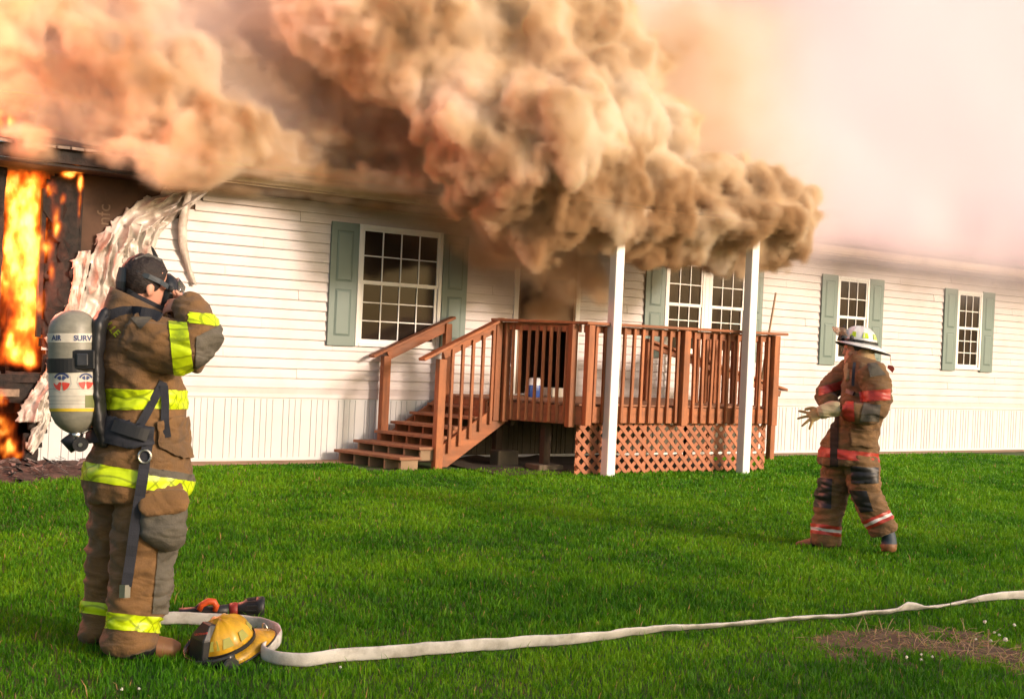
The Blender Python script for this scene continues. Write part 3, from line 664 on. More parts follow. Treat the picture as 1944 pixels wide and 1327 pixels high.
class Field:
    def __init__(s, lo, hi, vs):
        s.lo, s.vs = np.array(lo, float), vs; s.n = (np.ceil((np.array(hi)-s.lo)/vs)).astype(int)+1
        s.X, s.Y, s.Z = [s.lo[k]+vs*np.arange(s.n[k]) for k in range(3)]; s.sdf = np.full(s.n, 3., np.float32)
    def ball(s, c, r, k=.06, m=.5):
        m += r; i = [int(np.clip((c[a]-m-s.lo[a])/s.vs, 0, s.n[a])) for a in range(3)]; j = [int(np.clip((c[a]+m-s.lo[a])/s.vs+1, 0, s.n[a])) for a in range(3)]
        if any(b <= a for a, b in zip(i, j)): return
        q = s.sdf[i[0]:j[0], i[1]:j[1], i[2]:j[2]]
        d = (np.sqrt((s.X[i[0]:j[0], None, None]-c[0])**2+(s.Y[None, i[1]:j[1], None]-c[1])**2+(s.Z[None, None, i[2]:j[2]]-c[2])**2)-r).astype(np.float32)
        h = np.clip(.5+.5*(q-d)/k, 0, 1); q[...] = q*(1-h)+d*h-k*h*(1-h)
    def puffs(s, blobs, seed, n1=22, n2=7, f1=(.28,.5), f2=(.25,.5)):
        rg = np.random.default_rng(seed)
        for px, py, Y, r in blobs:
            c0 = wp(px, py, Y); s.ball(c0, r)
            for _ in range(n1):
                v = rg.normal(size=3); v /= np.linalg.norm(v)
                if v[1] > .5: continue
                r1 = r*rg.uniform(*f1); c1 = c0+v*r*.82; s.ball(c1, r1)
                for _ in range(n2):
                    w = rg.normal(size=3); w /= np.linalg.norm(w); s.ball(c1+w*r1*.85, r1*rg.uniform(*f2), .04)

A_BLOBS = [(1105,432,-1.85,.36),(1180,430,-1.85,.33),(1245,432,-1.85,.34),(1305,442,-1.85,.33),(1362,450,-1.85,.30),(1415,446,-1.85,.34),(1475,444,-1.9,.36),(1495,395,-1.9,.34),(1455,365,-1.9,.36),(1262,402,-2.33,.22),(1315,412,-2.35,.23),(1370,416,-2.35,.22),(1425,420,-2.35,.23),(1480,425,-2.3,.26),(1245,372,-2.3,.24),(1110,360,-2.3,.26),(1180,362,-2.3,.24),
 (650,25,-.9,.55),(715,105,-.9,.45),(1040,370,-1.95,.55),(1140,355,-1.95,.5),(1240,350,-1.9,.5),(1330,372,-1.9,.45),(1400,385,-1.8,.42),(980,400,-1.8,.34),
 (945,290,-1.8,.72),(1060,270,-2.1,.7),(1170,250,-2.0,.45),(1110,190,-1.5,.62),(890,200,-1.3,.7),(985,140,-1.2,.8),(850,110,-.9,.75),(770,40,-.8,.75),(900,30,-.7,.9),(730,-60,-.5,.9),(880,-90,-.5,1.1),(1040,20,-.6,.9),(1150,120,-.6,.65),(1230,260,-.9,.5)]
B_BLOBS = [(45,275,-.45,.12),(85,282,-.5,.15),(125,285,-.5,.17),(165,292,-.48,.15),(205,296,-.5,.17)]+[(x, y+.085*(x-400)+(34 if 340 < x and y > 225 else 0), Y-.35*(y > 225 and x > 340)-.25, r*(.92 if y > 225 else 1)) for x, y, Y, r in [(200,245,.1,.33),(250,265,.0,.28),(300,300,-.1,.32),(315,345,-.45,.16),(290,335,-.42,.14),(345,280,.1,.42),(400,250,.4,.5),(455,265,.4,.42),(520,260,.5,.45),(585,250,.6,.5),(650,240,.7,.55),(720,235,.8,.6),(790,240,.9,.6),
 (400,316,-.05,.24),(440,318,-.05,.22),(480,312,-.05,.26),(520,318,-.05,.22),(560,312,-.0,.26),(600,316,-.05,.24),(640,310,-.0,.28),(690,308,.0,.30),(740,305,.1,.3),
 (150,180,.5,.6),(250,190,.4,.6),(350,180,.6,.7),(450,160,.8,.75),(550,150,1.0,.8),(650,120,1.1,.9),(740,100,1.2,.9),(60,190,.6,.55),(0,160,.7,.6),(0,40,1.0,.9),(120,60,1.0,.9),(250,50,1.1,.9),(380,40,1.2,.95),(500,20,1.2,1.0),(620,-20,1.3,1.0),(-60,110,.9,.7)]]
D_BLOBS = [(850,395,-.5,.24),(905,405,-.7,.30),(960,430,-.9,.32),(1010,450,-1.0,.30),(1050,500,-.7,.26),(1075,455,-1.3,.28),(1030,535,-.3,.2),(1130,480,-1.3,.22),(1010,500,-.5,.26),(940,455,-.35,.2),(790,388,-.3,.24),(740,374,-.25,.15),(680,362,-.25,.08),(875,432,-.4,.33),(830,412,-.35,.28),(930,455,-.5,.34),(985,485,-.6,.33),(905,470,-.3,.22),(1035,600,-.12,.22),(1050,560,-.2,.25),(1095,500,-.9,.27),(1145,515,-1.2,.18),(1060,530,-.7,.28)]
def warp(A, F, comps):
    """look the field up at gently displaced places, so that the puffs roll and curl"""
    n = np.array(A.shape); idx = [np.broadcast_to(np.arange(n[k], dtype=np.float32).reshape([-1 if j == k else 1 for j in range(3)]), A.shape) for k in range(3)]
    I0, T0 = [], []
    for k in range(3):
        q = np.clip(idx[k]+comps[k]/F.vs, 0, n[k]-1.001); i = q.astype(np.int32); I0.append(i); T0.append((q-i).astype(np.float32))
    st = (n[1]*n[2], n[2], 1); base = I0[0]*st[0]+I0[1]*st[1]+I0[2]; Af = A.ravel(); out = 0
    for dx in (0, 1):
        for dy in (0, 1):
            for dz in (0, 1):
                w = (T0[0] if dx else 1-T0[0])*(T0[1] if dy else 1-T0[1])*(T0[2] if dz else 1-T0[2]); out = out+w*Af[base+dx*st[0]+dy*st[1]+dz*st[2]]
    return out
F = Field((1.2,-3.0,1.85), (13.2,2.2,6.6), .047)
F.puffs(A_BLOBS, 5, 26, 8)
sA = F.sdf.copy(); F.sdf[:] = 3
F.puffs(B_BLOBS, 6, 18, 5)
sB = F.sdf.copy(); F.sdf[:] = 3
F.puffs(D_BLOBS, 7, 14, 5)
sD = F.sdf
N3 = lambda s_, sd, o=3, g_=.5, **k: grid_noise(F.X, F.Y, F.Z, s_, sd, o, g_, **k)
W_ = [.62*N3(.8, 60+k, 4, .55) for k in range(3)]
sA = warp(sA, F, [w*.62 for w in W_]); sB = warp(sB, F, [w*.55 for w in W_]); sD = warp(sD, F, [w*.9 for w in W_])
nb_ = N3(.42, 3, 4, .60, billow=True); ns_ = N3(1.1, 4, 5, .6); nf_ = N3(.20, 5, 3, .6)
up_ = np.clip((F.Z-3.3)/1.6, 0, 1)[None, None, :]
dA = np.clip(-(sA + .15*nb_ - .08*ns_ + .09*nf_)/(.085+.08*up_)+.22, 0, 1)*np.clip(1.0+.7*ns_+.3*nf_, .25, 1.6)
dH = .030*np.exp(-np.clip(sA+.1, 0, 3)/.22)*np.clip(.9+2.0*ns_+1.5*nf_, 0, 2.4)*(.25+.75*up_)
dB = np.clip(-(sB + .16*nb_ - .16*ns_ + .12*nf_)/.15+.2, 0, 1)*.55*np.clip(1.0+.9*ns_+.9*nf_, .10, 1.9)
XX, YY, ZZ = F.X[:, None, None], F.Y[None, :, None], F.Z[None, None, :]
zl_ = np.interp(F.X, [1.2, 3.2, 3.7, 4.25, 4.6], [3.2, 3.05, 2.95, 3.0, 3.22])[:, None, None]
dB = dB*np.clip((ZZ-zl_)/.16, 0, 1)
dE = .045*np.exp(-((XX-11.3)/1.3)**2-((YY+.2)/1.0)**2)*np.clip((ZZ-3.6)/.8, 0, 1)*np.clip(1+1.3*ns_, 0, 2)
dD = np.clip(-(sD + .10*nb_ - .16*ns_ + .05*nf_)/.30+.10, 0, 1)*.27*np.clip(1.0+1.0*ns_+.6*nf_, .1, 1.9)
# sooty wisps hanging under the soffit and creeping over the eave
XX, YY, ZZ = F.X[:, None, None], F.Y[None, :, None], F.Z[None, None, :]
wl = np.exp(-((YY+.28)/.22)**2-((ZZ-3.13)/.085)**2)*np.clip((XX-4.2)/.3, 0, 1)*np.clip((9.0-XX)/1.0, 0, 1)
dW = np.clip(wl*(.9+1.6*ns_+1.1*nf_)-.30, 0, 1)*.12
den = np.maximum(np.maximum(dA, dB), np.maximum(dD, np.maximum(dW, np.maximum(dE, dH))))
den = den*(1-.75*np.clip(1-np.abs(XX-8.75)/.9, 0, .5)*2*np.exp(-((ZZ-3.125)/.11)**4)*np.clip((-2.30-YY)/.06, 0, 1))
f3 = lambda C, w: np.clip(np.minimum(C-C[0], C[-1]-C)/w, 0, 1)
den = den*f3(F.X, .25)[:, None, None]*f3(F.Y, .2)[None, :, None]*np.clip((F.Z[-1]-F.Z)/.3, 0, 1)[None, None, :]
M_smoke = vol_mat('brown_smoke', (.90,.755,.55), 36)
nt = M_smoke.node_tree; N, L = nt.nodes, nt.links; pv = [n for n in N if n.type == 'PRINCIPLED_VOLUME'][0]
tc = N.new('ShaderNodeNewGeometry'); n1_ = N.new('ShaderNodeTexNoise'); n1_.inputs['Scale'].default_value = 1.1; n1_.inputs['Detail'].default_value = 2.0; n1_.inputs['Roughness'].default_value = .6; L.new(tc.outputs['Position'], n1_.inputs['Vector'])
r_ = N.new('ShaderNodeValToRGB'); e = r_.color_ramp.elements; e[0].position = .36; e[0].color = (.64,.45,.26,1); e[1].position = .64; e[1].color = (.955,.885,.775,1); k = e.new(.50); k.color = (.89,.765,.575,1)
sp_ = N.new('ShaderNodeSeparateXYZ'); L.new(tc.outputs['Position'], sp_.inputs[0]); mz = N.new('ShaderNodeMapRange'); mz.inputs[1].default_value = 2.6; mz.inputs[2].default_value = 4.4; mz.inputs[3].default_value = -.15; mz.inputs[4].default_value = .06
L.new(sp_.outputs['Z'], mz.inputs[0]); ad_ = N.new('ShaderNodeMath'); L.new(n1_.outputs[0], ad_.inputs[0]); L.new(mz.outputs[0], ad_.inputs[1])
L.new(ad_.outputs[0], r_.inputs[0]); L.new(r_.outputs[0], pv.inputs['Color'])
tag(vol_object('smoke_plume', tuple(F.lo), F.vs, den, M_smoke), 'billowing tan and brown smoke rolling over the roof and porch', 'smoke', 'stuff')
# pale drifting smoke behind
G = Field((-3,-1.75,2.5), (40,12.5,16), .25)
nz = grid_noise(G.X, G.Y, G.Z, 4.0, 11, 5, .55); nz2 = grid_noise(G.X, G.Y, G.Z, 1.6, 12, 4, .6)
roofz = 3.35+.256*(G.Y+.45); hz_ = G.Z[None, None, :]-roofz[None, :, None]; above = np.clip((hz_+.05)/.3, 0, 1)*(1+3.0*np.exp(-np.clip(hz_, 0, 9)/.45)*(G.X > 9)[:, None, None])
d2 = np.clip(.62+.9*nz+.35*nz2, .05, 1.4)*above*np.clip((G.Y+.55)/.4, 0, 1)[None, :, None]
veil = np.clip((G.X-11.6)/1.5, 0, 1)[:, None, None]*np.exp(-((G.Y+.75)/.50)**2)[None, :, None]*np.exp(-((G.Z-3.6)/np.where(G.Z < 3.6, .50, .9))**2)[None, None, :]*np.clip(.75+1.5*nz+1.6*nz2, .05, 2.5)
d2 = np.maximum(d2, veil*2.2)*f3(G.X, 1.0)[:, None, None]*np.clip((G.Y-G.Y[0])/.3, 0, 1)[None, :, None]*np.clip((G.Y[-1]-G.Y)/2, 0, 1)[None, :, None]*np.clip((G.Z[-1]-G.Z)/2, 0, 1)[None, None, :]
M_haze = vol_mat('pale_smoke', (.994,.915,.950), 1.15, -.2)
tag(vol_object('smoke_drift', tuple(G.lo), G.vs, d2, M_haze), 'thin pale pinkish smoke drifting behind and above the roof', 'smoke', 'stuff')

# ------------------------------------------------------------------ flames
def flame_mat():
    m = bpy.data.materials.new('flame'); m.use_nodes = True; nt = m.node_tree; nt.nodes.clear(); N, L = nt.nodes, nt.links
    o = N.new('ShaderNodeOutputMaterial'); pv = N.new('ShaderNodeVolumePrincipled'); L.new(pv.outputs[0], o.inputs['Volume'])
    pv.inputs['Color'].default_value = (.2,.1,.05,1); pv.inputs['Density'].default_value = 2.5
    at = N.new('ShaderNodeAttribute'); at.attribute_name = 'density'
    r = N.new('ShaderNodeValToRGB'); e = r.color_ramp.elements; e[0].position = .0; e[0].color = (1,.045,.002,1); e[1].position = 1; e[1].color = (1,.60,.12,1)
    k = e.new(.45); k.color = (1,.10,.006,1); k = e.new(.78); k.color = (1,.27,.02,1)
    L.new(at.outputs['Fac'], r.inputs[0]); L.new(r.outputs[0], pv.inputs['Emission Color'])
    mr = N.new('ShaderNodeMapRange'); mr.inputs[1].default_value = .05; mr.inputs[2].default_value = 1.0; mr.inputs[3].default_value = 0; mr.inputs[4].default_value = 1
    pw = N.new('ShaderNodeMath'); pw.operation = 'POWER'; pw.inputs[1].default_value = 2.9; ml = N.new('ShaderNodeMath'); ml.operation = 'MULTIPLY'; ml.inputs[1].default_value = 27
    L.new(at.outputs['Fac'], mr.inputs[0]); L.new(mr.outputs[0], pw.inputs[0]); L.new(pw.outputs[0], ml.inputs[0]); L.new(ml.outputs[0], pv.inputs['Emission Strength'])
    return m
FL = Field((1.45,-.5,.0), (3.35,.65,4.0), .021)
n1 = grid_noise(FL.X, FL.Y, FL.Z, .15, 21, 4, .68, sz=2.1); n2 = grid_noise(FL.X, FL.Y, FL.Z, .5, 22, 2, .5, sz=1.6)
XX, YY, ZZ = FL.X[:, None, None], FL.Y[None, :, None], FL.Z[None, None, :]
def sm(x, a, b): t = np.clip((x-a)/(b-a), 0, 1); return t*t*(3-2*t)
M1 = sm(XX, FX0-.05, FX0+.08)*(1-sm(XX, FX1-.10, FX1+.10))*sm(ZZ, FZ0-.0, FZ0+.12)*(1-sm(ZZ, FZ1-.35, FZ1+.05))*(1-sm(np.abs(YY-.25), .28, .42))
core = .62+.25*sm(XX, FX0+.15, FX1)*1.0
M1 = M1*core
mask = M1
fl_pts = [(100,400,.10,.16),(112,436,.07,.12),(122,445,.05,.08),(92,360,.12,.12),(86,470,.08,.12),(143,322,.10,.03),(128,332,.06,.03),(152,350,.02,.08),(150,400,.012,.15),(96,390,.06,.1),(118,380,.03,.07),(95,520,.03,.12),(75,560,.06,.2),(80,650,.07,.15),(60,695,.15,.06),
          (8,800,.16,.22),(14,845,.20,.13),(38,862,.08,.07),(0,760,.14,.12),(12,238,.22,.13),(30,250,.10,.08),(-10,215,.2,.16),(72,340,.10,.10)]
for px, py, rx, rz in fl_pts:
    Yf = -.09 if py > 300 else -.2; c = wp(px, py, Yf)
    mask = np.maximum(mask, (.95 if py > 750 or py < 260 else .74)*np.exp(-(((XX-c[0])/(rx*.8+.012))**2+((YY-Yf)/.09)**2+((ZZ-c[2])/(rz*.9+.012))**2)))
rd_ = 1-np.abs(grid_noise(FL.X, FL.Y, FL.Z, .22, 25, 4, .6, sz=2.6))*2.6
fd = np.clip((mask*1.05+1.3*n1*(mask > .03)+.6*n2*(mask > .03)+.42*np.clip(rd_, -.6, 1)*(mask > .03)-.50), 0, 1)*np.clip(mask*6, 0, 1)
tag(vol_object('flames', tuple(FL.lo), FL.vs, fd, flame_mat()), 'orange and yellow flames filling the burnt window opening at the left end', 'flames', 'stuff')
# light given off by the fire
def fire_light(loc, e, r): 
    l = bpy.data.lights.new('fire_light', 'POINT'); l.energy = e; l.color = (1,.27,.15); l.shadow_soft_size = r; o = bpy.data.objects.new('fire_light', l); COL.objects.link(o); o.location = loc
fire_light(((FX0+FX1)/2, -.05, 1.9), 60, .3); fire_light((.9, -1.3, 4.4), 290, .6); fire_light((.1, .2, 4.7), 1400, 1.0)
MB().box((-1.9, 1.6, .8), (4.5, 1.7, WT)).build('charred_partition', M_char, H)

# ------------------------------------------------------------------ grass
def make_grass():
    rg = np.random.default_rng(17); P = []; 
    u = rg.random((1300000, 2)); z = np.sqrt(4.3**2+(20.5**2-4.3**2)*u[:, 0]); lat = (u[:, 1]-.5)*2*z*.50
    keepp = rg.random(len(z)) < np.clip((6.2/z)**1.55, 0, 1)
    z, lat = z[keepp], lat[keepp]
    fw = CF[:2]/np.linalg.norm(CF[:2]); rt = np.array([fw[1], -fw[0]]); Pxy = CO[:2]+z[:, None]*fw+lat[:, None]*rt
    edge = -.38-.10*lattice_noise(Pxy*[1,0], .5, 30)-.06*lattice_noise(Pxy*[1,0], .1, 31)
    ok = (Pxy[:, 1] < edge)
    under = (Pxy[:, 0] > 7.0) & (Pxy[:, 0] < 11.6) & (Pxy[:, 1] > -1.75) & ~((Pxy[:, 0] < 8.2) & (Pxy[:, 1] < -1.3-.0)); ok &= ~under
    steps = (Pxy[:, 0] > 6.1) & (Pxy[:, 0] < 7.9) & (Pxy[:, 1] > -1.25); ok &= ~steps
    aw = ash_w(Pxy); ok &= rg.random(len(Pxy)) > aw*1.15
    pw = patch_w(Pxy); ok &= rg.random(len(Pxy)) > pw*.62
    Pxy = Pxy[ok]; z = z[ok]; pw = pw[ok]; n = len(Pxy)
    hn = lattice_noise(Pxy, .35, 40)*.5+lattice_noise(Pxy, .9, 41)*.5
    h = (.026+.026*hn)*rg.uniform(.55, 1.35, n)*(1-.2*pw); h[rg.random(n) < .012] *= 1.9
    hd = seg_dist(Pxy, HOSE_G); h *= np.clip(.40+hd/.16, .42, 1)
    w = .0021*rg.uniform(.7, 1.4, n)*np.clip(z/5.0, 1, 3.2)
    a = rg.random(n)*2*math.pi; ln = rg.uniform(.15, .95, n); la = rg.random(n)*2*math.pi
    dx, dy = np.cos(a)*w, np.sin(a)*w; lx, ly = np.cos(la)*ln*h*.75, np.sin(la)*ln*h*.75
    V_ = np.zeros((n, 5, 3), np.float32); z0 = -.004
    V_[:, 0] = np.stack([Pxy[:, 0]-dx, Pxy[:, 1]-dy, np.full(n, z0)], 1); V_[:, 1] = np.stack([Pxy[:, 0]+dx, Pxy[:, 1]+dy, np.full(n, z0)], 1)
    V_[:, 2] = np.stack([Pxy[:, 0]+dx*.8+lx*.35, Pxy[:, 1]+dy*.8+ly*.35, h*.55], 1); V_[:, 3] = np.stack([Pxy[:, 0]-dx*.8+lx*.35, Pxy[:, 1]-dy*.8+ly*.35, h*.55], 1)
    V_[:, 4] = np.stack([Pxy[:, 0]+lx, Pxy[:, 1]+ly, h*(1-.25*ln)], 1)
    b = (np.arange(n)*5)[:, None]; quads = (b+np.array([0,1,2,3])); tris = (b+np.array([3,2,4]))
    me = bpy.data.meshes.new('grass'); me.vertices.add(n*5); me.vertices.foreach_set('co', V_.ravel())
    me.loops.add(n*7); me.loops.foreach_set('vertex_index', np.hstack([quads, tris]).ravel().astype(np.int32))
    me.polygons.add(n*2); me.polygons.foreach_set('loop_start', np.stack([np.arange(n)*7, np.arange(n)*7+4], 1).ravel().astype(np.int32)); me.update()
    t = np.clip(.54+.65*(lattice_noise(Pxy, .8, 50)-.5)+.6*(lattice_noise(Pxy, .12, 51)-.5)+rg.normal(0, .16, n), 0, .88)
    dry = rg.random(n) < (.012+.30*pw); t[dry] = rg.uniform(.93, 1, dry.sum())
    at = me.attributes.new('tint', 'FLOAT', 'POINT'); at.data.foreach_set('value', np.repeat(t, 5).astype(np.float32))
    m = bpy.data.materials.new('grass_blade'); m.use_nodes = True; nt = m.node_tree; N, L = nt.nodes, nt.links; bs = N['Principled BSDF']
    q = N.new('ShaderNodeAttribute'); q.attribute_name = 'tint'; r = N.new('ShaderNodeValToRGB'); e = r.color_ramp.elements
    e[0].position = 0; e[0].color = (.026,.130,.002,1); e[1].position = 1; e[1].color = (.42,.27,.11,1)
    k = e.new(.45); k.color = (.070,.250,.003,1); k = e.new(.88); k.color = (.155,.365,.005,1); k = e.new(.92); k.color = (.34,.26,.09,1)
    L.new(q.outputs['Fac'], r.inputs[0]); L.new(r.outputs[0], bs.inputs['Base Color']); bs.inputs['Roughness'].default_value = .55; bs.inputs['Specular IOR Level'].default_value = .25
    tl = N.new('ShaderNodeBsdfTranslucent'); L.new(r.outputs[0], tl.inputs[0]); mx = N.new('ShaderNodeMixShader'); mx.inputs[0].default_value = .35
    L.new(bs.outputs[0], mx.inputs[1]); L.new(tl.outputs[0], mx.inputs[2]); L.new(mx.outputs[0], N['Material Output'].inputs['Surface'])
    me.materials.append(m); ob = bpy.data.objects.new('grass', me); COL.objects.link(ob); tag(ob, 'bright green mown grass of the lawn', 'grass', 'stuff'); print('blades', n)
HOSE_PX = [(215,1188),(250,1187),(296,1187),(345,1187),(408,1189),(459,1192),(500,1198),(525,1209),(534,1221),(526,1232),(508,1241),(496,1250),(499,1257),(520,1263),(551,1266),(599,1266),(663,1257),(790,1248),(900,1238),(1000,1231),(1080,1226),(1150,1215),(1250,1201),(1320,1195),(1400,1188),(1500,1178),(1600,1172),(1700,1163),(1740,1158),(1800,1150),(1860,1143),(1944,1137),(2060,1127),(2200,1116)]
HOSE_G = [gp(x, y, .012) for x, y in HOSE_PX]
make_grass()

# ash and debris under the burning wall
g = MB(); rg = random.Random(4)
M_ash = mat('ash', (.030,.024,.022), .95, .7, 12, .6, 40, dirt=(.16,.11,.09), dscale=10, damt=.6)
xs = np.arange(.6, 4.6, .07); ys = np.arange(-3.0, .0, .07); P = np.array([(x, y) for x in xs for y in ys]); wv = ash_w(P); I = {}
for k, (x, y) in enumerate(P): g.v.append((x, y, .003+.07*wv[k]*(.6+.8*abs(fbm(x*4, y*4)))+.03*wv[k]*fbm(x*15, y*15)))
ny_ = len(ys)
for i in range(len(xs)-1):
    for j in range(ny_-1):
        ks = [i*ny_+j, (i+1)*ny_+j, (i+1)*ny_+j+1, i*ny_+j+1]
        if max(wv[k] for k in ks) > .02: g.f.append(tuple(ks))
tag(g.build('ash_bed', M_ash, smooth=True), 'black ash and soot on the grass below the burning wall', 'ash', 'stuff')
g = MB()
for _ in range(900):
    x, y = rg.uniform(.8, 4.0), rg.uniform(-2.7, -.05)
    wgt = float(ash_w(np.array([[x, y]]))[0])
    if rg.random() > wgt: continue
    s = rg.uniform(.015, .075); a = rg.uniform(0, 6.28); z = .04+.06*wgt*rg.random(); t = rg.uniform(-.5, .5); c = V(x, y, z)
    A = V(math.cos(a), math.sin(a), t)*s; B = V(-math.sin(a), math.cos(a), rg.uniform(-.5, .5))*s*rg.uniform(.2, .8)
    g.add([c-A-B, c+A-B*rg.random(), c+A*rg.random()+B, c-A*.6+B], [(0,1,2,3)])
fk = g.build('debris_flakes', mat('burnt_flakes', (.035,.03,.03), .6, .8, 25, dirt=(.34,.29,.27), dscale=11, damt=.9), solid=.004)
tag(fk, 'scattered burnt siding flakes lying on the ash', 'debris', 'stuff')
# straw stems and clover heads on the dry patch
g = MB()
for _ in range(420):
    c = PATCH[0]+(PATCH[3]-PATCH[0])*rg.random()+V(rg.gauss(0, .25), rg.gauss(0, .3))
    if patch_w(np.array([c]))[0] < .2: continue
    a = rg.uniform(0, 6.28); l = rg.uniform(.04, .14); up = rg.choice([.08, .2, .9]); d = V(math.cos(a), math.sin(a), up); d = d/np.linalg.norm(d)*l
    g.tube([V(*c, .012), V(*c, .016)+d*.5+V(0,0,.004), V(*c, .014)+d], .0012, 3)
tag(g.build('straw', mat('straw', (.40,.26,.15), .8, .3, 20)), 'dry straw stems and dead roots on the bare patch', 'straw', 'stuff')
M_clo = mat('clover_white', (.75,.74,.62), .8, .1, 90); M_stem = mat('green_stem', (.10,.25,.03), .7)
def clover(px, py, s=1.0):
    lab = 'white clover flower standing in the green grass' if px < 1700 and not 1640 < px < 1760 else ('tiny white clover head low on the near edge of the bare patch' if px < 1780 else 'white clover flower standing over the dry patch at the right edge')
    q = gp(px, py, .05*s); e = empty('clover_flower', (q[0], q[1], 0), lab, 'flower', 'white clover flowers in the lawn')
    MB().tube([(q[0], q[1], 0), (q[0]+.004, q[1], .045*s)], .0013, 4).build('stem', M_stem, e)
    g = MB(); c = V(q[0]+.004, q[1], .05*s)
    g.ball(c, .008*s, 8, 5)
    for _ in range(14):
        v = V(rg.gauss(0,1), rg.gauss(0,1), rg.gauss(.3,1)); v /= np.linalg.norm(v); g.ball(c+v*.008*s, .0032*s, 5, 4)
    g.build('flower_head', M_clo, e)
for px, py, s in [(1869,1180,1.3),(1925,1186,1.1),(1887,1200,.9),(1896,1205,.9),(1880,1216,1.0),(1908,1214,1.5),(1720,1247,1.0),(1748,1242,.8),(1769,1246,.8),(1748,1252,.9),(1852,1213,.7),(229,1308,.8),(262,1307,.7),(645,1266,.7)]: clover(px, py, s*.8)

# ------------------------------------------------------------------ woods behind the photographer (unseen, added to shade the lawn and darken the panes)
def shade_trees():
    rg = np.random.default_rng(77); Vv = []; Ff = []; g = MB()
    for k in range(SHADE_TREES_N):
        x = 4.5+2.75*k+rg.uniform(-.7, .7); y = -23+rg.uniform(-1.5, 1.5); h = rg.uniform(7.2, 8.6)
        g.tube([(x, y, 0), (x+.1, y, h*.3), (x+.05, y+.1, h*.85)], [.20, .14, .04], 8)
        n = 1500; cl = rg.normal(size=(26, 3)); cl /= np.linalg.norm(cl, axis=1)[:, None]; cl = cl*rg.uniform(.3, 1, 26)[:, None]*[1.7, 1.6, h*.36]+[x, y, h*.60]
        c = cl[rg.integers(0, 26, n)]+rg.normal(0, .42, (n, 3)); a = rg.normal(size=(n, 3)); a /= np.linalg.norm(a, axis=1)[:, None]; b = np.cross(a, rg.normal(size=(n, 3))); b /= np.linalg.norm(b, axis=1)[:, None]
        s_ = rg.uniform(.05, .11, n)[:, None]; b0 = sum(len(v) for v in Vv); Vv.append(np.stack([c-a*s_, c+b*s_*.6, c+a*s_, c-b*s_*.6], 1).reshape(-1, 3))
        Ff.append(np.arange(n*4).reshape(n, 4)+b0)
    Vv = np.vstack(Vv); Ff = np.vstack(Ff); nt_ = len(g.v); allv = np.vstack([np.array(g.v), Vv]); me = bpy.data.meshes.new('shade_trees')
    me.from_pydata([tuple(v) for v in allv], [], list(g.f)+[tuple(int(i)+nt_ for i in f) for f in Ff])
    me.materials.append(mat('dark_leaves', (.05,.085,.02), .7, .4, .5)); ob = bpy.data.objects.new('shade_trees', me); COL.objects.link(ob); tag(ob, 'row of unseen leafy trees added behind the photographer to shade the lawn', 'shade_trees', 'stuff')
SHADE_TREES_N = 5
shade_trees()

# ------------------------------------------------------------------ people: tools
class Fig:
    """local frame of a person: a = to the right of the view, b = away from the viewer"""
    def __init__(s, px, py):
        s.B = gp(px, py, 0.0); d = s.B[:2]-CO[:2]; s.dist = np.linalg.norm(d); s.b = V(*(d/s.dist), 0); s.a = V(s.b[1], -s.b[0], 0)
    def P(s, px, py, db=0.0):
        d = ray(px, py); o = s.B+s.b*db; t = ((o-CO)@s.b)/(d@s.b); return CO+d*t
    def T(s, pts): return [s.P(q[0], q[1], q[2]) for q in pts]
def remesh(mb, name, m, parent, vox, tubes=None, smooth=3, disp=None, extra=None):
    """union the overlapping shapes of mb into ONE continuous surface, then add folds"""
    me = bpy.data.meshes.new('tmp'); me.from_pydata(mb.v, [], mb.f); o = bpy.data.objects.new('tmp', me); COL.objects.link(o)
    bm = bmesh.new(); bm.from_mesh(me); bmesh.ops.recalc_face_normals(bm, faces=bm.faces); bm.to_mesh(me); bm.free()
    r = o.modifiers.new('r', 'REMESH'); r.mode = 'VOXEL'; r.voxel_size = vox; r.use_smooth_shade = True
    if smooth: q = o.modifiers.new('s', 'SMOOTH'); q.iterations = smooth; q.factor = .6
    dg = bpy.context.evaluated_depsgraph_get(); me2 = bpy.data.meshes.new_from_object(o.evaluated_get(dg)); bpy.data.objects.remove(o)
    n = len(me2.vertices); co = np.zeros(n*3); me2.vertices.foreach_get('co', co); co = co.reshape(-1, 3); nr = np.zeros(n*3); me2.vertices.foreach_get('normal', nr); nr = nr.reshape(-1, 3)
    if disp is not None:
        co = co + nr*np.array([disp(c) for c in co])[:, None]
    og = ORG[parent.name]; me2.vertices.foreach_set('co', (co-og).ravel()); me2.name = name; me2.update()
    ob = bpy.data.objects.new(name, me2); COL.objects.link(ob); ob.parent = parent; ORG[ob.name] = og; me2.materials.clear(); me2.materials.append(m); me2.shade_smooth()
    return ob
def bvh_of(*obs):
    vs = []; fs = []
    for o in obs:
        n = len(vs); og = Vector(ORG[o.name]); vs += [v.co+og for v in o.data.vertices]; fs += [tuple(i+n for i in p.vertices) for p in o.data.polygons]
    return BVHTree.FromPolygons(vs, fs)
def hit(bv, px, py, lift=.004, default=None):
    d = ray(px, py); d = d/np.linalg.norm(d); h = bv.ray_cast(Vector(CO), Vector(d))
    if h[0] is None: return default
    return np.array(h[0])-d*lift
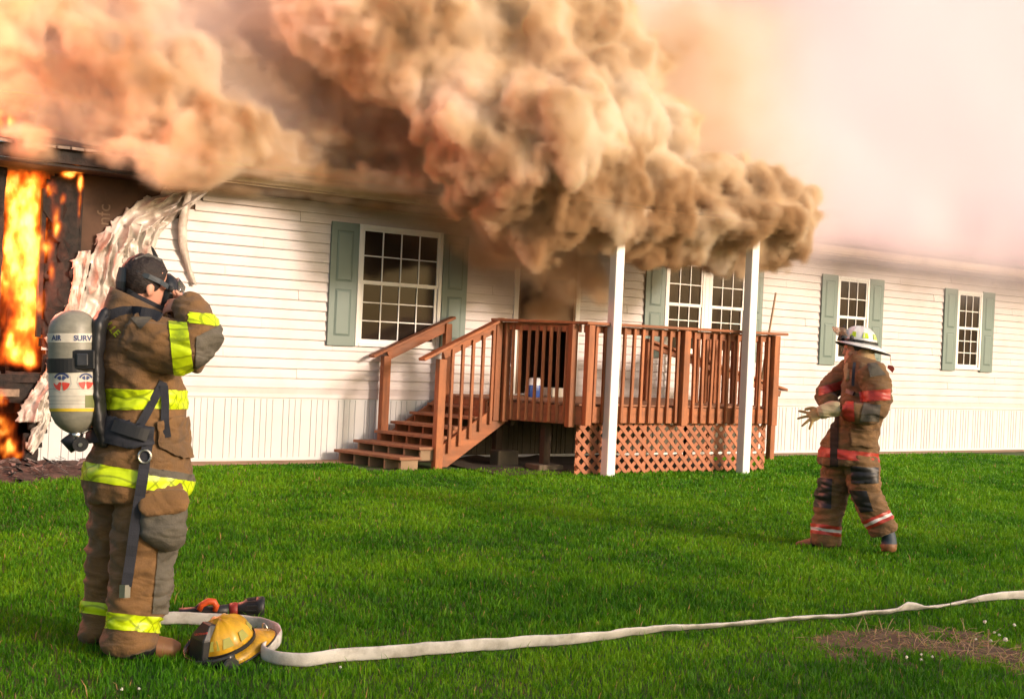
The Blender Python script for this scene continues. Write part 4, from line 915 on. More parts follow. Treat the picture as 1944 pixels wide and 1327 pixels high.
def patch(src, poly, name, m, parent, off=.004, front=True, test=None, thick=0.0, smooth=True):
    """a piece of trim: the part of src inside a convex outline, lifted off its surface"""
    og = Vector(ORG[src.name]); bm = bmesh.new(); bm.from_mesh(src.data)
    if test or front:
        C_ = Vector(CO)-og
        kill = [f for f in bm.faces if (front and f.normal.dot(C_-f.calc_center_median()) < -0.02*0) or (test and not test(np.array(f.calc_center_median()+og)))]
        bmesh.ops.delete(bm, geom=kill, context='FACES')
    cen = np.mean(poly, axis=0); cr = ray(*cen)
    for p, q in zip(poly, poly[1:]+poly[:1]):
        n = np.cross(ray(*p), ray(*q)); n = n/np.linalg.norm(n)
        if n@cr > 0: n = -n
        bmesh.ops.bisect_plane(bm, geom=bm.verts[:]+bm.edges[:]+bm.faces[:], plane_co=Vector(CO)-og, plane_no=Vector(n), clear_outer=True)
    seen = set(); isl = []          # keep one piece only
    for v0 in bm.verts:
        if v0.index in seen or v0 in seen: continue
        st = [v0]; seen.add(v0); cur = []
        while st:
            v = st.pop(); cur.append(v)
            for e_ in v.link_edges:
                w_ = e_.other_vert(v)
                if w_ not in seen: seen.add(w_); st.append(w_)
        isl.append(cur)
    isl.sort(key=len, reverse=True)
    if len(isl) > 1: bmesh.ops.delete(bm, geom=[v for c_ in isl[1:] for v in c_], context='VERTS')
    bm.normal_update()
    for v in bm.verts: v.co += v.normal*off
    me = bpy.data.meshes.new(name); bm.to_mesh(me); bm.free(); me.materials.append(m)
    if len(me.polygons) == 0: print('EMPTY PATCH', name, poly); return None
    ob = bpy.data.objects.new(name, me); COL.objects.link(ob); ob.parent = parent; ORG[ob.name] = np.array(og); ob.location = tuple(np.array(og)-ORG[parent.name])
    if smooth: me.shade_smooth()
    if thick: q = ob.modifiers.new('t', 'SOLIDIFY'); q.thickness = thick; q.offset = 1
    return ob
def pxribbon(bv, pts, w, t, name, m, parent, lift=.012, n=None, dflt=None, smooth=False):
    P = resample(pts, n or max(6, len(pts)*4)); out = []; last = None
    for q in P:
        h = hit(bv, q[0], q[1], lift); 
        if h is None: h = None if last is None else CO+ray(*q)/np.linalg.norm(ray(*q))*last
        if h is not None: last = np.linalg.norm(h-CO); out.append(h)
    out = [np.mean(out[max(0, i-1):i+2], axis=0) for i in range(len(out))]
    side = []
    for i, q in enumerate(out):
        d = out[min(i+1, len(out)-1)]-out[max(i-1, 0)]; v = q-CO; s_ = np.cross(d, v); side.append(s_/np.linalg.norm(s_))
    g = MB().ribbon(out, side, w, t); return g.build(name, m, parent, smooth=smooth)
def pxtext(bv, body, cx_, cy_, size_px, ux, m, parent, name='lettering', lift=.003, bold=0.0, sx=1.0):
    """lettering printed on a surface: each vertex is laid onto it"""
    c, s_ = math.cos(ux), math.sin(ux); last = [hit(bv, cx_, cy_, lift)]
    def warp(x, y, z):
        x *= sx; px = cx_+(x*c+y*s_)*size_px; py = cy_+(x*s_-y*c)*size_px; h = hit(bv, px, py, lift)
        if h is None: return last[0]
        last[0] = h; return h
    return text_obj(body, 1.0, m, parent, None, (1,0,0), (0,1,0), name, bold, warp, extrude=0)
def pxshape(bv, poly, m, name, parent, lift=.003):
    c = np.mean(poly, axis=0); P = [hit(bv, *q, lift) for q in poly]
    if any(p is None for p in P): return None
    return MB().add(P, [tuple(range(len(P)))]).build(name, m, parent)
def cloth_disp(amp=.008, seed=0, zs=1.0):
    def f(c):
        x, y, z = c; n = mnoise.noise(Vector((x*7+seed, y*7, z*5*zs))); r = 1-abs(mnoise.noise(Vector((x*5+z*6, y*5, z*11*zs-x*4+seed))))*2.2
        r2 = 1-abs(mnoise.noise(Vector((x*12-z*9, y*12+seed, z*17*zs))))*2.2
        r3 = 1-abs(mnoise.noise(Vector((x*6, y*6+seed, z*26*zs+x*8))))*2.6
        return amp*(.9*n+.9*max(r, -.4)*.8+.35*max(r2, -.3)+.38*max(r3, -.2)) 
    return f
def head_shapes(g, c, f, u, s=1.0):
    f = np.array(f)/np.linalg.norm(f); l = np.cross(u, f); l /= np.linalg.norm(l); u = np.cross(f, l); W_ = lambda x, y, z: c+s*(f*x+l*y+u*z); rings = []
    for z, xf, xk, hw in [(-.120,.070,.025,.022),(-.112,.082,.0,.040),(-.09,.088,-.035,.053),(-.065,.087,-.055,.062),(-.035,.087,-.072,.068),(-.005,.083,-.088,.072),(.03,.086,-.100,.077),(.06,.083,-.102,.078),(.085,.066,-.090,.068),(.105,.038,-.062,.048),(.117,.008,-.028,.020)]:
        cx2, hx = (xf+xk)/2, (xf-xk)/2
        rings.append([W_(cx2+hx*np.sign(math.cos(t))*abs(math.cos(t))**.9, hw*np.sign(math.sin(t))*abs(math.sin(t))**.85, z) for t in np.linspace(0, 2*math.pi, 20, endpoint=False)])
    g.loft(rings); M = np.stack([f, l, u], 1)
    for q, r in [((.095,0,-.030),(.015,.013,.012)), ((.092,0,-.012),(.011,.009,.028)), ((.084,0,.022),(.012,.050,.010)), ((.086,0,-.066),(.011,.022,.006)), ((.084,0,-.076),(.011,.018,.007)), ((.076,0,-.104),(.016,.022,.014)), ((.062,.040,-.03),(.024,.020,.020)), ((.062,-.040,-.03),(.024,.020,.020)), ((-.012,.078,-.018),(.020,.008,.031)), ((-.012,-.078,-.018),(.020,.008,.031))]:
        g.ball(W_(*q), np.array(r)*s, 12, 8, M)
    return W_, M
def hand_shapes(g, w, d, n, s=1.0, curl=.4, spread=.25, side=1, thumb=1.0):
    """w wrist, d towards the fingers, n out of the back of the hand"""
    d = d/np.linalg.norm(d); n = n-d*(n@d); n /= np.linalg.norm(n); r = np.cross(d, n)*side
    g.tube([w-d*.03*s, w+d*.02*s, w+d*.055*s, w+d*.09*s], [(.026*s,.020*s),(.034*s,.018*s),(.042*s,.016*s),(.040*s,.013*s)], 12, ref=n)
    for i, (o, L_) in enumerate([(-.031,.066),(-.010,.078),(.011,.074),(.031,.058)]):
        a = spread*(i-1.5)*.55; dd = d*math.cos(a)+r*math.sin(a); q = w+d*.082*s+r*o*s; P = [q-d*.02*s, q]; c = 0
        for k, fr in enumerate((.42,.32,.26)):
            c += curl*(.5+.5*k)*(1+.1*i); v = dd*math.cos(c)-n*math.sin(c); P.append(P[-1]+v*L_*fr*s*1.05)
        g.tube(P, [.0095*s,.0105*s,.0098*s,.0088*s,.0068*s], 8, ref=n)
    q = w+d*.025*s-r*.030*s; td = -r*.75+d*.65-n*.25*thumb; td /= np.linalg.norm(td); t2 = -r*.35+d*.9-n*.35*thumb; t2 /= np.linalg.norm(t2)
    g.tube([q+r*.012*s, q, q+td*.034*s, q+td*.034*s+t2*.028*s, q+td*.034*s+t2*.048*s], [.016*s,.0155*s,.0125*s,.0108*s,.008*s], 8, ref=n)
def tube_test(fig, tubes, keep):
    """keep faces nearer to limb `keep` than to any other limb"""
    T = {k: [(fig.P(*q[:3]), (q[3] if not hasattr(q[3], '__len__') else min(q[3]))) for q in v] for k, v in tubes.items()}
    def dist(c, L_):
        b = 9
        for (p, r), (q, r2) in zip(L_[:-1], L_[1:]):
            d = q-p; t = min(max(((c-p)@d)/(d@d), 0), 1); b = min(b, np.linalg.norm(c-p-d*t)-(r*(1-t)+r2*t))
        return b
    def f(c):
        k = dist(c, T[keep]); return all(k <= dist(c, L_)+1e-6 for n_, L_ in T.items() if n_ != keep)
    return f
def reflective(name, col, line):
    m = mat(name, col, .38, .06, 6, .1, 80, dirt=tuple(c*.5 for c in col), dscale=7, damt=.45)
    nt = m.node_tree; N, L = nt.nodes, nt.links; bs = N['Principled BSDF']; src = bs.inputs['Base Color'].links[0].from_socket; tc = N.new('ShaderNodeTexCoord')
    prev = src
    for sgn in (1, -1):
        w = N.new('ShaderNodeTexWave'); w.bands_direction = 'DIAGONAL'; w.inputs['Scale'].default_value = 7.5; w.inputs['Distortion'].default_value = .4
        mp = N.new('ShaderNodeMapping'); mp.inputs['Scale'].default_value = (1, 1, sgn); L.new(tc.outputs['Object'], mp.inputs[0]); L.new(mp.outputs[0], w.inputs[0])
        r = N.new('ShaderNodeMapRange'); r.inputs[1].default_value = .90; r.inputs[2].default_value = .985; r.inputs[4].default_value = line; L.new(w.outputs['Fac'], r.inputs[0])
        mx = N.new('ShaderNodeMix'); mx.data_type = 'RGBA'; L.new(r.outputs[0], mx.inputs[0]); L.new(prev, mx.inputs[6]); mx.inputs[7].default_value = (col[0]*.35, col[1]*.35, col[2]*.4, 1); prev = mx.outputs[2]
    L.new(prev, bs.inputs['Base Color']); return m
M_lime = reflective('lime_trim', (.66,.86,.01), .75)
M_red = reflective('red_trim', (.48,.05,.03), .25)
M_silver = mat('silver_trim', (.62,.60,.60), .35, .1, 8)
M_lime2 = mat('lime_print', (.50,.56,.02), .7, .2, 12)

# ------------------------------------------------------------------ firefighter with the air pack
f1 = Fig(250, 1236)
P1 = empty('person', f1.B, 'firefighter in brown coat with lime bands, holding a black mask to his face', 'person')
t1 = {'torso': [(272,588,.0,(0.083,0.115)),(262,612,.0,(0.138,0.200)),(258,650,.0,(0.160,0.220)),(264,700,.0,(0.170,0.225)),(274,750,.0,(0.174,0.220)),(272,790,.0,(0.176,0.220)),(266,840,.0,(0.203,0.230)),(263,885,.0,(0.226,0.240)),(265,925,.0,(0.231,0.245)),(266,938,.0,(0.224,0.240))],
      'right_arm': [(262,634,-.14,.115),(300,650,-.20,.112),(340,662,-.26,.102),(368,656,-.29,.092),(380,640,-.28,.086),(374,612,-.24,.074),(362,589,-.19,.064),(351,575,-.16,.054)],
      'left_arm': [(275,632,.14,.12),(325,655,.20,.11),(368,668,.20,.095),(372,640,.16,.085),(358,605,.06,.07),(345,585,.0,.055)]}
g = MB()
for k, v in t1.items(): g.tube(f1.T(v), [q[3] for q in v], 22, ref=f1.b)
J1 = remesh(g, 'turnout_coat', M_coat, P1, .011, disp=cloth_disp(.015, 2), smooth=3)
l1 = {'right_leg': [(284,905,-.09,(0.136,0.136)),(284,960,-.10,(0.144,0.141)),(280,1010,-.11,(0.136,0.136)),(272,1060,-.12,(0.124,0.126)),(268,1100,-.12,(0.124,0.121)),(262,1140,-.12,(0.124,0.116)),(250,1180,-.12,(0.108,0.111)),(245,1203,-.13,(0.106,0.111)),(244,1220,-.13,(0.112,0.116)),(244,1226,-.13,(0.096,0.101))],
      'left_leg': [(232,905,.12,(0.126,0.136)),(222,960,.12,(0.121,0.131)),(215,1030,.13,(0.104,0.116)),(208,1090,.13,(0.098,0.106)),(204,1140,.13,(0.094,0.101)),(199,1175,.13,(0.082,0.091)),(197,1190,.13,(0.088,0.096)),(197,1201,.13,(0.092,0.098))]}
g = MB()
for k, v in l1.items(): g.tube(f1.T(v), [q[3] for q in v], 20, ref=f1.b)
g.ball(f1.P(258, 915, .0), (.20,.20,.10), 20, 12)
T1 = remesh(g, 'turnout_trousers', M_coat, P1, .011, disp=cloth_disp(.017, 9, 1.2), smooth=3)
# body (continuous: head, neck, torso, limbs, hands)
hd = 25; fw1 = f1.a*math.cos(math.radians(hd))+f1.b*math.sin(math.radians(hd))+V(0,0,-.06); up1 = V(0,0,1)+f1.a*.10
g = MB(); HC1 = f1.P(276, 541, .0); W1, HM1 = head_shapes(g, HC1, fw1, up1, 1.06)
g.tube([W1(-.025,0,-.05), W1(-.03,0,-.10), f1.P(266,612,0), f1.P(262,680,0), f1.P(266,800,0), f1.P(262,900,0)], [.06,.062,(.11,.16),(.13,.17),(.13,.16),(.14,.16)], 16, ref=f1.b)
for v in (t1['right_arm'], t1['left_arm']): g.tube(f1.T(v), [max(.034, q[3]*.5) for q in v], 12, ref=f1.b)
for v in (l1['right_leg'], l1['left_leg']): g.tube(f1.T(v), [min(q[3])*.55 for q in v], 12, ref=f1.b)
hand_shapes(g, f1.P(352,577,-.15), f1.P(322,580,-.10)-f1.P(352,577,-.15), -f1.b*.8+V(0,0,.6), 1.0, .55, .3, side=-1)
hand_shapes(g, f1.P(348,588,.0), f1.P(328,566,.0)-f1.P(348,588,.0), f1.b*.5+f1.a*.8, 1.0, .5, .3, side=1)
remesh(g, 'body', M_skin, P1, .0062, smooth=2)
# hair, ears stay bare
def hair_mesh(W_, M, s, name, parent, cen, rad, planes, seed, m=None):
    g = MB(); g.ball(W_(*cen), np.array(rad)*s, 30, 22, M)
    bm = bmesh.new(); vs = [bm.verts.new(v) for v in g.v]
    for f in g.f: bm.faces.new([vs[i] for i in f])
    bmesh.ops.subdivide_edges(bm, edges=bm.edges[:], cuts=1, use_grid_fill=True)
    for co, no in planes: bmesh.ops.bisect_plane(bm, geom=bm.verts[:]+bm.edges[:]+bm.faces[:], plane_co=Vector(W_(*co)), plane_no=Vector(M@np.array(no, float)), clear_outer=True)
    bm.normal_update()
    for v in bm.verts:
        c = v.co; v.co += v.normal*(.004*mnoise.noise(Vector((c.x*60, c.y*60, c.z*40+seed)))+.003*mnoise.noise(Vector((c.x*140, c.y*140, c.z*90))))
    me = bpy.data.meshes.new(name); og = ORG[parent.name]
    for v in bm.verts: v.co -= Vector(og)
    bm.to_mesh(me); bm.free(); me.materials.append(m or M_hair); me.shade_smooth(); o = bpy.data.objects.new(name, me); COL.objects.link(o); o.parent = parent; ORG[o.name] = og
    q = o.modifiers.new('t', 'SOLIDIFY'); q.thickness = .006; q.offset = -1; return o
hair_mesh(W1, HM1, 1.06, 'hair', P1, (-.010,0,.030), (.103,.087,.100), [((.062,0,.05), (.80,0,-.45)), ((-.02,0,-.045), (.35,0,-.9))], 1)
# face mask with head harness
g = MB(); M_rub = mat('mask_rubber', (.012,.014,.018), .4, .2, 9)
g.tube([W1(.060,0,-.028), W1(.092,0,-.030), W1(.118,0,-.034), W1(.128,0,-.036)], [(.074,.098),(.078,.100),(.066,.088),(.050,.070)], 22, ref=HM1[:, 2])
mk = g.build('face_mask', M_rub, P1, smooth=True)
g = MB(); g.tube([W1(.119,0,-.005), W1(.150,0,-.02), W1(.163,0,-.035)], [(.060,.066),(.050,.052),(.020,.020)], 18, ref=HM1[:, 2]); g.build('mask_lens', mat('clear_lens', (.5,.45,.4), .08, .05, trans=.85), mk, smooth=True)
g = MB(); g.tube([W1(.12,0,-.085), W1(.165,0,-.10)], [.030,.026], 14); g.build('mask_regulator', M_black, mk)
def hstrap(pts, w, m=M_rub): MB().ribbon([W1(*p) for p in pts], [HM1[:, 2]]*len(pts), w, .004).build('mask_strap', m, mk)
M_rub2 = mat('strap_rubber', (.03,.042,.055), .5, .2, 9)
for s_ in (-1, 1):
    hstrap([(.085,.070*s_,-.005), (.06,.087*s_,.004), (.02,.094*s_,.020), (-.03,.090*s_,.034), (-.075,.062*s_,.042), (-.103,.02*s_,.045), (-.107,0,.045)], .022, M_rub2)
    hstrap([(.085,.060*s_,-.085), (.045,.078*s_,-.088), (.0,.082*s_,-.082), (-.05,.070*s_,-.060), (-.09,.03*s_,-.035), (-.098,0,-.03)], .020, M_rub)
    hstrap([(.075,.030*s_,.062), (.04,.035*s_,.112), (-.02,.035*s_,.128), (-.07,.03*s_,.100), (-.105,.015*s_,.05)], .016)
g = MB(); MB().box((-1,-1,-1),(1,1,1)); q = W1(.078,-.085,-.004); g.ball(q, (.014,.012,.016), 8, 5); g.build('mask_buckle', M_black, mk)
g = MB(); g.tube([W1(-.108,0,-.05), W1(-.112,0,.0), W1(-.110,0,.06)], [(.045,.006),(.055,.006),(.04,.006)], 10, ref=HM1[:, 0]); g.build('harness_net', M_rub, mk)
g = MB(); g.ribbon([W1(.02,-.03,.122), W1(.0,-.035,.150), W1(-.012,-.04,.165)], [HM1[:, 0]]*3, [.02,.014,.004], .004); g.build('strap_end', M_rub, mk)
# collar: stands up round the neck, dark hood inside
def collar(fig, low, high, m, name, parent, thick=.016, open_=None):
    rings = []
    for (px, py, db, ra, rb, tilt) in (low+high):
        c = fig.P(px, py, db); rings.append([c+fig.a*ra*math.cos(t)+fig.b*rb*math.sin(t)+V(0,0,-tilt*math.cos(t)) for t in np.linspace(0, 2*math.pi, 30, endpoint=False)])
    g = MB(); g.loft(rings, cap=False); o = g.build(name, m, parent, smooth=True, solid=thick); return o
collar(f1, [(263,615,.0,.165,.20,.02)], [(262,598,.0,.150,.165,.035),(262,583,.0,.134,.135,.050),(264,570,.0,.126,.125,.055)], M_coat, 'collar', P1)
collar(f1, [(268,600,.0,.105,.115,.05)], [(272,582,.0,.098,.105,.050),(275,566,.0,.090,.098,.040)], mat('dark_hood', (.02,.02,.024), .9, .2), 'hood', P1, .008)
ar = tube_test(f1, t1, 'right_arm'); to = tube_test(f1, t1, 'torso'); rl = tube_test(f1, l1, 'right_leg'); ll = tube_test(f1, l1, 'left_leg')
patch(J1, [(320,611),(356,613),(370,725),(332,725)], 'sleeve_band', M_lime, P1, .005, False, lambda c: ar(c) and (c-f1.P(345,660,-.26))@V(0,0,1) < .20 and (c-f1.P(358,648,-.26))@f1.a < .045)
patch(J1, [(340,592),(412,598),(416,620),(340,612)], 'sleeve_band', M_lime, P1, .005, False, lambda c: ar(c) and (c-f1.P(356,620,-.2))@f1.a > -.0)
patch(J1, [(150,736),(400,743),(400,776),(150,778)], 'chest_band', M_lime, P1, .005, False, to)
patch(J1, [(150,874),(385,914),(385,946),(150,909)], 'hem_band', M_lime, P1, .005, False, to)
patch(T1, [(180,1158),(310,1172),(310,1203),(180,1190)], 'cuff_band', M_lime, P1, .005, False, rl)
patch(T1, [(150,1139),(230,1148),(230,1172),(150,1162)], 'cuff_band', M_lime, P1, .005, False, ll)
patch(J1, [(372,640),(430,610),(430,720),(370,712)], 'elbow_patch', M_greycloth, P1, .006, True, ar)
patch(J1, [(246,603),(292,602),(268,626)], 'shoulder_patch', M_greycloth, P1, .005, True)
patch(J1, [(282,888),(372,902),(372,915),(282,902)], 'pocket_grey', M_greycloth, P1, .006, True)
patch(T1, [(300,1040),(345,1035),(330,1165),(288,1165)], 'knee_patch', M_greycloth, P1, .006, True, rl)
patch(J1, [(296,800),(352,790),(366,868),(345,872),(300,850)], 'pocket', M_coat, P1, .014, True, to, thick=.004)
b1 = bvh_of(J1, T1); bj = bvh_of(J1)
# cargo pocket
g = MB(); g.tube(f1.T([(306,948,-.235),(310,975,-.255),(312,1005,-.26),(308,1026,-.245),(305,1034,-.23)]), [(.088,.045),(.100,.058),(.100,.062),(.085,.050),(.06,.03)], 18, ref=f1.b)
remesh(g, 'cargo_pocket', M_greycloth, P1, .010, disp=cloth_disp(.009, 4), smooth=4)
g = MB(); g.tube(f1.T([(309,938,-.24),(311,958,-.29),(313,975,-.315)]), [(.098,.025),(.108,.022),(.090,.010)], 14, ref=f1.b); remesh(g, 'pocket_flap', M_coat, P1, .009, disp=cloth_disp(.006, 5), smooth=2)
# boots
def boot(fig, pts, parent, m1, m2, toe_from, ref=(0,0,1)):
    g = MB(); g.tube(fig.T(pts), [q[3] for q in pts], 16, ref=ref)
    o = remesh(g, 'boot', m1, parent, .008, smooth=2)
    if toe_from: patch(o, toe_from, 'toe_cap', m2, o, .003, False)
    return o
boot(f1, [(208,1218,-.13,(.055,.06)),(232,1222,-.13,(.062,.062)),(270,1225,-.13,(.060,.056)),(302,1228,-.13,(.058,.046)),(325,1231,-.13,(.054,.042)),(340,1234,-.13,(.038,.030))], P1, M_black, M_leather, [(298,1200),(350,1200),(350,1270),(294,1270)])
boot(f1, [(176,1203,.13,(.055,.05)),(195,1205,.13,(.058,.05)),(225,1208,.13,(.052,.04)),(248,1211,.13,(.04,.03))], P1, M_black, M_leather, None)
MB().tube(f1.T([(205,1243,-.13),(260,1243,-.13),(336,1246,-.13)]), [(.058,.010),(.058,.010),(.040,.010)], 14, ref=(0,0,1)).build('boot_sole', M_black, P1)
# lettering on the shoulder
for ch, cx2, cy2, an in [('I',203,606,1.0),('L',207,618,1.05),('L',214,626,1.0),('E',221,633,.85)]:
    pxtext(bj, ch, cx2, cy2, 19, an, M_lime2, P1, lift=.004, bold=.02)
# harness straps, belt
hp = pxribbon(bj, [(184,640),(190,616),(206,600),(232,592),(262,592),(292,598),(306,606)], .050, .012, 'shoulder_strap', M_strap, P1, .016)
patch(J1, [(168,782),(215,790),(288,812),(288,846),(236,848),(168,838)], 'waist_pad', M_strap, P1, .022, True, to, thick=.01)
pxribbon(bj, [(212,806),(250,818),(284,828)], .052, .014, 'belt', M_black, P1, .042)
pxribbon(bj, [(312,722),(296,752),(276,790),(262,812)], .036, .005, 'harness_strap', M_strap, P1, .012)
pxribbon(bj, [(311,728),(314,760),(313,800),(318,834)], .034, .005, 'harness_strap', M_strap, P1, .022)
LG = pxribbon(b1, [(281,838),(277,862),(272,900),(264,950),(256,1000),(248,1060),(239,1118)], .045, .005, 'hanging_strap', M_strap, P1, .030)
c = hit(b1, 237, 1122, .032); g = MB(); q = .022
g.tube([c+V(0,0,.028), c-V(0,0,.028)], [(.023,.007),(.023,.007)], 4, ref=f1.b); g.build('strap_buckle', M_metal, P1)
c = hit(b1, 275, 866, .04); MB().tube([c+f1.a*.026*math.cos(t)+V(0,0,.028*math.sin(t)) for t in np.linspace(0, 6.3, 16)], .005, 6, cap=False).build('d_ring', M_metal, P1)
# air pack -----------------------------------------------------------------------
AP = empty('air_pack', f1.P(140, 830, -.14), 'scuffed grey and white breathing air cylinder in black harness on the left firefighter\'s back', 'air tank')
M_tank = mat('scuffed_composite', (.25,.24,.19), .42, .22, 14, .12, 60, stretch=(1,1,3), dirt=(.16,.15,.12), dscale=14, damt=.6)
M_tankw = mat('cream_label', (.66,.62,.53), .5, .10, 6, dirt=(.36,.33,.26), dscale=12, damt=.55)
A0, A1 = f1.P(137, 589, -.14), f1.P(144, 821, -.14); ax = (A1-A0); TL = np.linalg.norm(ax); ax /= TL; r0 = .1045
pr = [(0,.018),(.006,.045),(.020,.070),(.045,.090),(.075,.100),(.105,r0),(TL-.115,r0*1.01),(TL-.08,.100),(TL-.045,.085),(TL-.02,.062),(TL-.005,.04),(TL,.03)]
g = MB(); g.tube([A0+ax*a for a, _ in pr], [r for _, r in pr], 40, ref=f1.b); tank = g.build('cylinder', M_tank, AP, smooth=True)
# finer copy for the labels
g = MB(); aa = np.linspace(.03, TL-.03, 60); g.tube([A0+ax*a for a in aa], [float(np.interp(a, [p[0] for p in pr], [p[1] for p in pr])) for a in aa], 56, ref=f1.b); fine = g.build('tmp_fine', M_tank, AP)
bt = bvh_of(fine)
def tband(y0, y1, m, name, off): patch(fine, [(60,y0-.0),(200,y0+.0),(200,y1),(60,y1)], name, m, AP, off, False)
tband(633, 650, M_tankw, 'label', .0012); tband(699, 776, M_tankw, 'label', .0012); tband(775, 781, mat('yellow_label', (.72,.50,.04), .5, .15, 20), 'label_stripe', .0018)
M_navy = mat('navy_print', (.035,.06,.17), .5, .1, 20); M_redp = mat('red_print', (.62,.06,.04), .5, .1, 20)
pxtext(bt, 'AIR', 107, 642, 14, .0, M_navy, AP, lift=.0035, bold=.03, sx=.85); pxtext(bt, 'SURV', 157, 642.5, 14.5, .0, M_navy, AP, lift=.0035, bold=.03, sx=1.0)
def roundel(cx2, cy2, R):
    def arc(r0_, r1_, a0, a1, m, nm):
        ts = np.linspace(math.radians(a0), math.radians(a1), 10)
        P = [(cx2+r1_*math.sin(t)*.92, cy2-r1_*math.cos(t)) for t in ts]+[(cx2+r0_*math.sin(t)*.92, cy2-r0_*math.cos(t)) for t in ts[::-1]]
        Q = [hit(bt, *p, .0035) for p in P]
        if any(q is None for q in Q): return
        n = len(ts); MB().add(Q, [(i, i+1, 2*n-2-i, 2*n-1-i) for i in range(n-1)]).build(nm, m, AP)
    arc(R*1.12, R*1.18, -178, 178, mat('ring_print', (.45,.45,.42), .5), 'emblem_ring')
    arc(R*.78, R*1.0, -62, 62, M_navy, 'emblem_text_arc'); arc(R*.25, R*.68, -52, -8, M_navy, 'emblem_wedge'); arc(R*.25, R*.68, 8, 52, M_navy, 'emblem_wedge')
    arc(R*.12, R*.95, 98, 168, M_redp, 'emblem_wedge'); arc(R*.12, R*.95, 192, 262, M_redp, 'emblem_wedge')
roundel(117, 725, 18); roundel(163, 724, 16)
for yy in (738, 752, 760, 766): 
    tband(yy, yy+.8, mat('small_print', (.30,.28,.24), .6), 'label_line', .0018)
patch(fine, [(161,750),(200,750),(200,774),(161,774)], 'green_label', mat('olive_label', (.16,.18,.06), .5), AP, .002, True)
bpy.data.objects.remove(fine)
sb = A0+ax*(TL*.445)
g = MB(); g.tube([sb-ax*.031, sb+ax*.031], [r0+.006, r0+.006], 40, ref=f1.b); g.build('cylinder_strap', M_black, AP, smooth=False, bevel=0)
c = hit(bt, 158, 683, .012); g = MB(); 
def slabpx(cx2, cy2, w, h, t, db, m, name, par, bevel=.003, fig=f1):
    c = fig.P(cx2, cy2, db); a, b_, u = fig.a, fig.b, V(0,0,1); a2 = CR*w/2; u2 = CU*h/2; g = MB()
    g.loft([[c-a2-u2-b_*t/2, c+a2-u2-b_*t/2, c+a2+u2-b_*t/2, c-a2+u2-b_*t/2], [c-a2-u2+b_*t/2, c+a2-u2+b_*t/2, c+a2+u2+b_*t/2, c-a2+u2+b_*t/2]]); return g.build(name, m, par, bevel=bevel)
slabpx(158, 683, .100, .085, .03, -.245, M_black, 'strap_clamp', AP, .006); slabpx(156, 683, .05, .055, .02, -.262, mat('worn_black', (.05,.052,.06), .35, .3, 20), 'clamp_lever', AP, .005)
slabpx(184, 683, .018, .062, .012, -.20, M_metal, 'clamp_clip', AP, .003)
# valve and knob
g = MB(); g.tube([A1-ax*.01, A1+ax*.035], [.032,.028], 16); g.tube(f1.T([(132,836,-.14),(150,840,-.14)]), [.030,.030], 14); g.build('valve', M_metal, AP, smooth=True)
g = MB(); g.tube(f1.T([(128,828,-.14),(146,852,-.15)]), [.036,.030], 12); g.build('valve_guard', M_black, AP, smooth=True)
c = f1.P(153, 843, -.20); g = MB(); g.tube([c, c-f1.b*.03], [.033,.031], 18, ref=(0,0,1)); g.build('knob', M_black, AP, smooth=False); g = MB(); g.tube([c-f1.b*.031, c-f1.b*.036], [.010,.008], 10, ref=(0,0,1)); g.build('knob_cap', M_metal, AP)
g = MB(); g.tube(f1.T([(186,770,-.1),(184,800,-.1),(176,812,-.12),(158,822,-.17)]), .005, 8, ref=f1.b); g.build('bail', M_metal, AP, smooth=True)
# back frame
g = MB(); g.tube(f1.T([(198,598,-.08),(187,620,-.10),(184,680,-.10),(185,750,-.10),(190,800,-.09),(200,840,-.08)]), [(.028,.09),(.034,.12),(.030,.12),(.030,.12),(.036,.13),(.03,.12)], 14, ref=f1.b)
remesh(g, 'back_frame', M_black, AP, .010, disp=cloth_disp(.006, 8), smooth=1)
g = MB(); g.tube(f1.T([(178,700,-.20),(182,650,-.2),(190,615,-.19),(205,600,-.18)]), .010, 8, ref=f1.b); g.tube(f1.T([(176,790,-.19),(182,740,-.2),(178,700,-.20)]), .009, 8, ref=f1.b); g.build('air_hose', M_black, AP, smooth=True)

